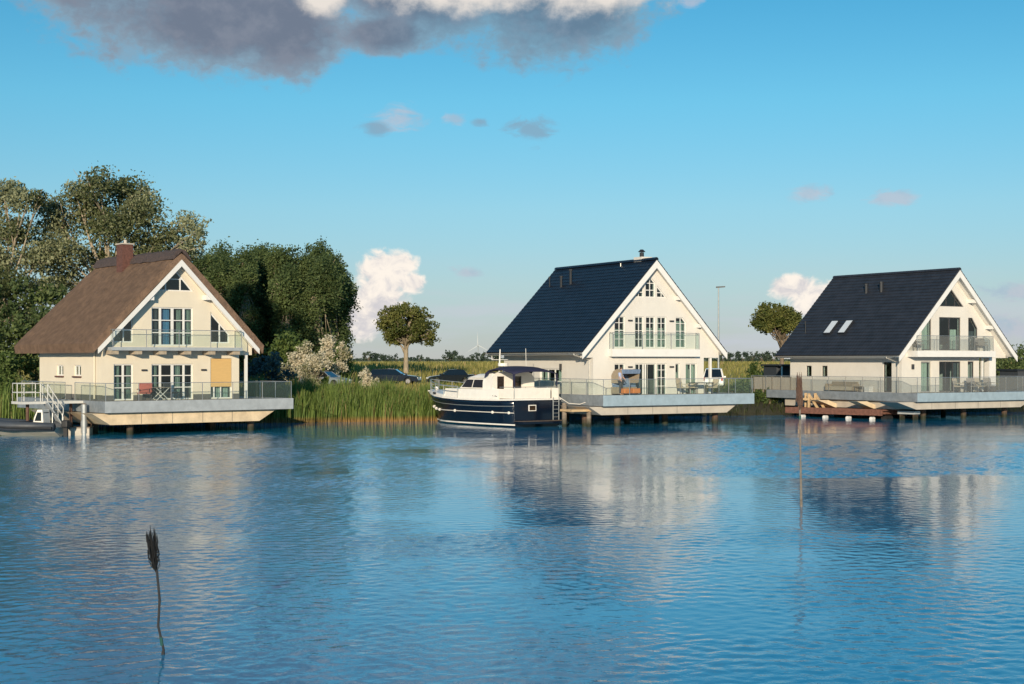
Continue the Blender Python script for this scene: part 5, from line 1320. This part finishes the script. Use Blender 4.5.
    MB().box(.2, 3.4, -1.5, 1.5, 1.79, 1.825).build('aft_deck', M['teak'], t)
    ar = MB(); ar.tube([(.08, 1.5, 2.58), (.08, -1.5, 2.58), (1.4, -1.57, 2.56)], .02, 6); ar.tube([(.08, 1.5, 2.58), (1.4, 1.57, 2.56)], .02, 6)
    for y in (1.5, .75, 0, -.75, -1.5): ar.tube([(.08, y, 1.8), (.08, y, 2.58)], .02, 6)
    ar.build('aft_rail', M['steel'], t)
    # transom
    MB().box(-.03, -.003, .10, .62, 1.02, 1.42).build('transom_window', M['boatwhite'], t); MB().box(-.05, -.033, .16, .56, 1.07, 1.37).build('transom_pane', M['tintglass'], t)
    MB().prism([(0, -1.62, .22), (0, 1.62, .22), (-.85, 1.5, .22), (-.85, -1.5, .22)], (0, 0, .16)).build('swim_platform', M['navy'], t, bevel=.03)
    MB().prism([(-.02, -1.58, .385), (-.02, 1.58, .385), (-.82, 1.46, .385), (-.82, -1.46, .385)], (0, 0, .02)).build('platform_deck', M['teak'], t)
    ld_ = MB()
    for y in (-1.05, -1.45): ld_.tube([(-.06, y, .4), (-.06, y, 1.9)], .025, 6)
    for z in (.6, .85, 1.1, 1.35, 1.6): ld_.tube([(-.06, -1.05, z), (-.06, -1.45, z)], .022, 6)
    ld_.build('ladder', M['steel'], t)
    # bow rail
    br = MB(); top = []
    for i in range(3, len(st)):
        for sgn in (1,):
            s_, b_, _, zs = st[i]; top.append((s_, b_ - .08 if b_ > .1 else 0, zs + .10))
    port = [Vector(p) for p in top]; stb = [Vector((p.x, -p.y, p.z)) for p in port][::-1]
    full = port + stb
    for h_ in (.78, .42): br.tube([p + Vector((0, 0, h_)) for p in full], .022, 6)
    for p in full: br.tube([p, p + Vector((0, 0, .78))], .02, 6)
    br.build('bow_rail', M['steel'], t)
    MB().box(8.9, 9.2, -.12, .12, 1.95, 2.85).build('windlass_post', M['boatwhite'], t) if False else None
    an = MB(); an.box(10.3, 11.15, -.09, .09, 2.09, 2.17); an.ball((10.3, 0, 2.35), (.16, .12, .14)); an.build('anchor_roller', M['boatwhite'], t)
    for s0 in (9.3,): MB().box(8.7, 9.35, .92, 1.0, 2.0, 2.2).build('vent', M['dark'], t) if False else None
    pp = MB()
    for sgn in (1, -1): pp.prism([(8.35, sgn * 1.30, 1.97), (8.85, sgn * 1.15, 1.99), (8.85, sgn * 1.15, 2.06), (8.75, sgn * 1.18, 2.11), (8.45, sgn * 1.27, 2.10), (8.35, sgn * 1.30, 2.05)], (0, sgn * .05, 0))
    pp.build('hawse_port', M['dark'], t)
    # mast, radar and aerials
    ms = MB(); ms.tube([(3.7, 0, 3.38), (3.6, 0, 5.05)], [.06, .03], 8); ms.tube([(3.63, -.55, 4.35), (3.63, .55, 4.35)], .025, 6); ms.tube([(3.63, .55, 4.35), (3.63, .55, 4.6)], .02, 6); ms.build('mast', M['boatwhite'], t)
    MB().tube([(3.3, 0, 3.92), (3.3, 0, 4.12)], .3, 14).tube([(3.3, 0, 3.5), (3.3, 0, 3.93)], .05, 8).build('radar', M['boatwhite'], t)
    MB().tube([(2.3, -.9, 3.85), (2.35, -.9, 5.1)], .018, 5).build('aerial', M['whitesteel'], t)
    MB().box(4.3, 4.6, -.16, .16, 3.41, 3.53).build('search_light', M['dark'], t)
    lt_ = MB()
    for i in range(7): lt_.box(1.62 + i * .13, 1.70 + i * .13, 1.585, 1.60, 1.90, 1.98 + .03 * (i % 2))
    lt_.build('lettering', M['dark'], t)
    return t
yacht()
mr_ = MB().tube([(3.0, 95.6, 1.85), (3.6, 95.3, 1.45), (4.3, 95.0, 1.40), (5.3, 94.6, 1.75)], .018, 6).build('mooring_rope', M['canvas'])
tag(mr_, 'slack pale mooring rope from the yacht stern to the deck edge', 'rope')

# ------------------------------------------------------------------ cars
def car(label, px, d, heading, paint, L=4.7, Wd=1.82, Hh=1.45, estate=True, zoff=0):
    p = at(px, d); t = thing('parked_car', label, 'car', (p[0], p[1], p[2] + zoff), heading)
    # local x forward; side profile of the body with wheel arches
    def arch(cx):
        return [(cx + .38 * math.cos(a), .33 + .38 * math.sin(a)) for a in [math.pi * i / 8 for i in range(9)]]
    fx, rx_ = L * .31, -L * .285
    low = [(-L / 2 + .05, .24)] + arch(rx_)[::-1] + arch(fx)[::-1] + [(L / 2 - .06, .24)]
    up = [(L / 2, .42), (L / 2 - .04, .68), (L / 2 - .35, .80), (L * .22, .93), (-L / 2 + .1, .98), (-L / 2, .78), (-L / 2 - .02, .42)]
    prof = low + up; n = len(prof)
    secs = [(-Wd / 2, .94, .0), (-Wd / 2 + .07, 1.0, 0), (Wd / 2 - .07, 1.0, 0), (Wd / 2, .94, 0)]
    vv = []; ff = []
    for y, k, _ in secs:
        for x, z in prof: vv.append((x * (.985 if k < 1 else 1), y, .6 + (z - .6) * (.93 if k < 1 else 1)))
    for i in range(3):
        for j in range(n): ff.append((i * n + j, i * n + (j + 1) % n, (i + 1) * n + (j + 1) % n, (i + 1) * n + j))
    tri = tessellate_polygon([[Vector((x, z, 0)) for x, z in prof]])
    ff += [tuple(x) for x in tri] + [tuple(i + 3 * n for i in x) for x in tri]
    body = MB().add(vv, ff).build('body', M[paint], t)
    back = -L / 2 + (.25 if estate else .8)
    gh = [(L * .20, .93), (L * .045, Hh - .05), (-L * .12, Hh), (back + .35, Hh - .06), (back, .97)]
    w0, w1 = Wd / 2 - .09, Wd / 2 - .27
    vv = [(x, -(w0 if z < 1.1 else w1), z) for x, z in gh] + [(x, (w0 if z < 1.1 else w1), z) for x, z in gh]; m_ = len(gh)
    ff = [tuple(range(m_)), tuple(range(m_, 2 * m_))[::-1]] + [(i, i + 1, m_ + i + 1, m_ + i) for i in range(m_ - 1)]
    MB().add(vv, ff).build('greenhouse', M['carglass'], t)
    rf_ = MB(); g2 = [(x, z + .012) for x, z in gh[1:4]]
    rf_.add([(x, -w1 - .01, z) for x, z in g2] + [(x, w1 + .01, z) for x, z in g2] + [(x, -w1 - .01, z - .05) for x, z in g2] + [(x, w1 + .01, z - .05) for x, z in g2],
            [(0, 1, 4, 3), (1, 2, 5, 4), (6, 9, 10, 7), (7, 10, 11, 8), (0, 6, 7, 1), (1, 7, 8, 2), (3, 4, 10, 9), (4, 5, 11, 10), (0, 3, 9, 6), (2, 8, 11, 5)])
    rf_.build('roof', M[paint], t)
    pl = MB()
    for sgn in (-1, 1):
        for a, b in ((gh[0], gh[1]), (gh[4], gh[3]), ((-L * .06, .95), (-L * .075, Hh - .03))):
            pl.tube([(a[0], sgn * w0, a[1]), (b[0], sgn * (w1 + .005), b[1])], .035, 6)
    pl.build('pillar', M[paint], t)
    for x in (fx, rx_):
        for sgn in (-1, 1):
            w_ = MB().tube([(x, sgn * (Wd / 2 - .22), .32), (x, sgn * (Wd / 2 - .01), .32)], .32, 18).build('wheel', M['tyre'], t)
            MB().tube([(x, sgn * (Wd / 2 - .02), .32), (x, sgn * (Wd / 2 + .004), .32)], .21, 14).build('rim', M['rim'], w_)
    for sgn in (-1, 1):
        MB().box(L / 2 - .12, L / 2 + .005, sgn * Wd * .36 - .2, sgn * Wd * .36 + .2, .58, .70).build('headlight', M['clearlamp'], t)
        MB().box(-L / 2 - .025, -L / 2 + .1, sgn * Wd * .43 - .09, sgn * Wd * .43 + .09, .66, .96).build('taillight', M['redlamp'], t)
        MB().box(L * .17, L * .22, sgn * (Wd / 2 + .02) - .09, sgn * (Wd / 2 + .02) + .09, .93, 1.06).build('mirror', M[paint], t)
    MB().box(-L / 2 - .035, -L / 2 - .012, -.26, .26, .52, .63).build('number_plate', M['whitepaint'], t)
    return t
car('navy estate car parked in the meadow behind the small cream-blossomed shrub', 394, 143, R(-8), 'carnavy', 5.0, 1.85, 1.5)
car('black car parked in the meadow behind the bow of the yacht', 451, 143, R(-172), 'carblack', 4.6, 1.82, 1.48, False)
car('silver car half hidden among blossoming shrubs beside the thatched house', 326, 134, R(-25), 'carsilver', 4.4, 1.78, 1.45)
car('white van-like car seen from behind beside the porch post', 714, 139, R(80), 'carwhite', 4.6, 1.9, 1.78)
car('pale grey car partly hidden behind the dark shed', 775, 139, R(190), 'carsilver', 4.3, 1.78, 1.5)

# ------------------------------------------------------------------ street lamp, turbine, withies
lp = at(718.5, 160); sl_ = thing('street_lamp', 'tall slim grey street lamp behind the porch of the black-roofed house', 'street lamp', lp)
hh = zat(288, 160) - lp[2]
MB().tube([(0, 0, -.2), (0, 0, hh * .3), (0, 0, hh)], [.12, .10, .06], 10).build('pole', M['lamppost'], sl_)
MB().prism([(-.25, -.12, hh), (.7, -.12, hh + .08), (.7, -.12, hh + .2), (-.25, -.12, hh + .16)], (0, .24, 0)).build('lamp_head', M['darkmetal'], sl_)
tp = at(478, 3200); tw = thing('wind_turbine', 'distant pale wind turbine on the horizon left of the black roof', 'wind turbine', tp)
hz = zat(346, 3200) - tp[2]
MB().tube([(0, 0, -2), (0, 0, hz)], [2.0, 1.2], 10).build('tower', M['turbine'], tw); MB().box(-1.5, 1.5, -3, 5, hz, hz + 3).build('nacelle', M['turbine'], tw)
for an in (92, 212, 332):
    a = R(an); dx, dz = math.cos(a), math.sin(a); px_, pz_ = -dz, dx; o_ = (0, -4, hz + 1.5)
    MB().prism([(o_[0] + px_ * .9, -4, o_[2] + pz_ * .9), (o_[0] + dx * 7 + px_ * 1.5, -4, o_[2] + dz * 7 + pz_ * 1.5), (o_[0] + dx * 31, -4, o_[2] + dz * 31), (o_[0] - px_ * .7, -4, o_[2] - pz_ * .7)], (0, .6, 0)).build('blade', M['turbine'], tw)

def withy(label, base, top, bent, brush0, brush_r, m, pm, seed, tape=None, r0=.018):
    t = thing('withy', label, 'withy', base)
    MB().tube(bent, [r0 * (1.6 if i < 2 else 1) for i in range(len(bent))], 8).build('pole', M[pm], t)
    r = random.Random(seed); mb = MB(); a = Vector(brush0); b = Vector(top)
    for i in range(150):
        ang = r.uniform(0, 6.28); f = r.random(); k = brush_r * (.25 + .75 * r.random())
        env = math.sin(math.pi * min(1, .25 + f * .75)) ** .6
        s_ = a.lerp(b, f * .55); e = a.lerp(b, min(1.06, f * .55 + r.uniform(.22, .55))) + Vector((math.cos(ang) * k, math.sin(ang) * k, 0))
        mid = s_.lerp(e, .5) + Vector((math.cos(ang) * k * .5, math.sin(ang) * k * .5, 0))
        w_ = r0 * r.uniform(.22, .5); mb.tube([s_, mid, e], [w_, w_, w_ * .4], 4)
    mb.build('twig_bundle', M[m], t)
    if tape: MB().tube(tape, r0 * 1.3, 8).build('tape', M['green_tape'], t)
d = 21.4; k = d / 1500
X0 = (163 - 512) * k
def wp(px, py): return ((px - 163) * k, 0, (655 - py) * k)
withy('dark withy pole with a bundle of twigs standing in the open water in front', (X0, d, 0), wp(150.5, 529), [(.02, 0, -.8), wp(163, 655), wp(163.5, 650), wp(159, 630), wp(158.2, 627), wp(159.6, 600), wp(157, 573), wp(152, 545)],
      wp(156, 573), .088, 'brush', 'pole', 5, [wp(162, 646), wp(161.4, 641), wp(160.8, 638)])
d = 43; k2 = d / 1500; X1 = (801 - 512) * k2
def wq(px, py): return ((px - 801) * k2, 0, (506 - py) * k2)
withy('brown-topped slender withy pole standing in the water before the slate-roofed house', (X1, d, 0), wq(799, 374), [wq(801.5, 530), wq(801.3, 506), wq(800.5, 460), wq(800, 420), wq(799.5, 385)], wq(800, 411), .10, 'brushbrown', 'polepale', 6, [wq(800, 419), wq(799.95, 415)], r0=.026)

# ------------------------------------------------------------------ render settings
sc.render.engine = 'CYCLES'
sc.view_settings.view_transform = 'Standard'; sc.view_settings.look = 'None'; sc.view_settings.exposure = .12; sc.view_settings.gamma = 1; sc.view_settings.use_curve_mapping = False
cy = sc.cycles; cy.use_denoising = True; cy.max_bounces = 8; cy.diffuse_bounces = 3; cy.glossy_bounces = 4; cy.transparent_max_bounces = 24; cy.sample_clamp_indirect = 6
cy.use_adaptive_sampling = True; cy.adaptive_threshold = .01
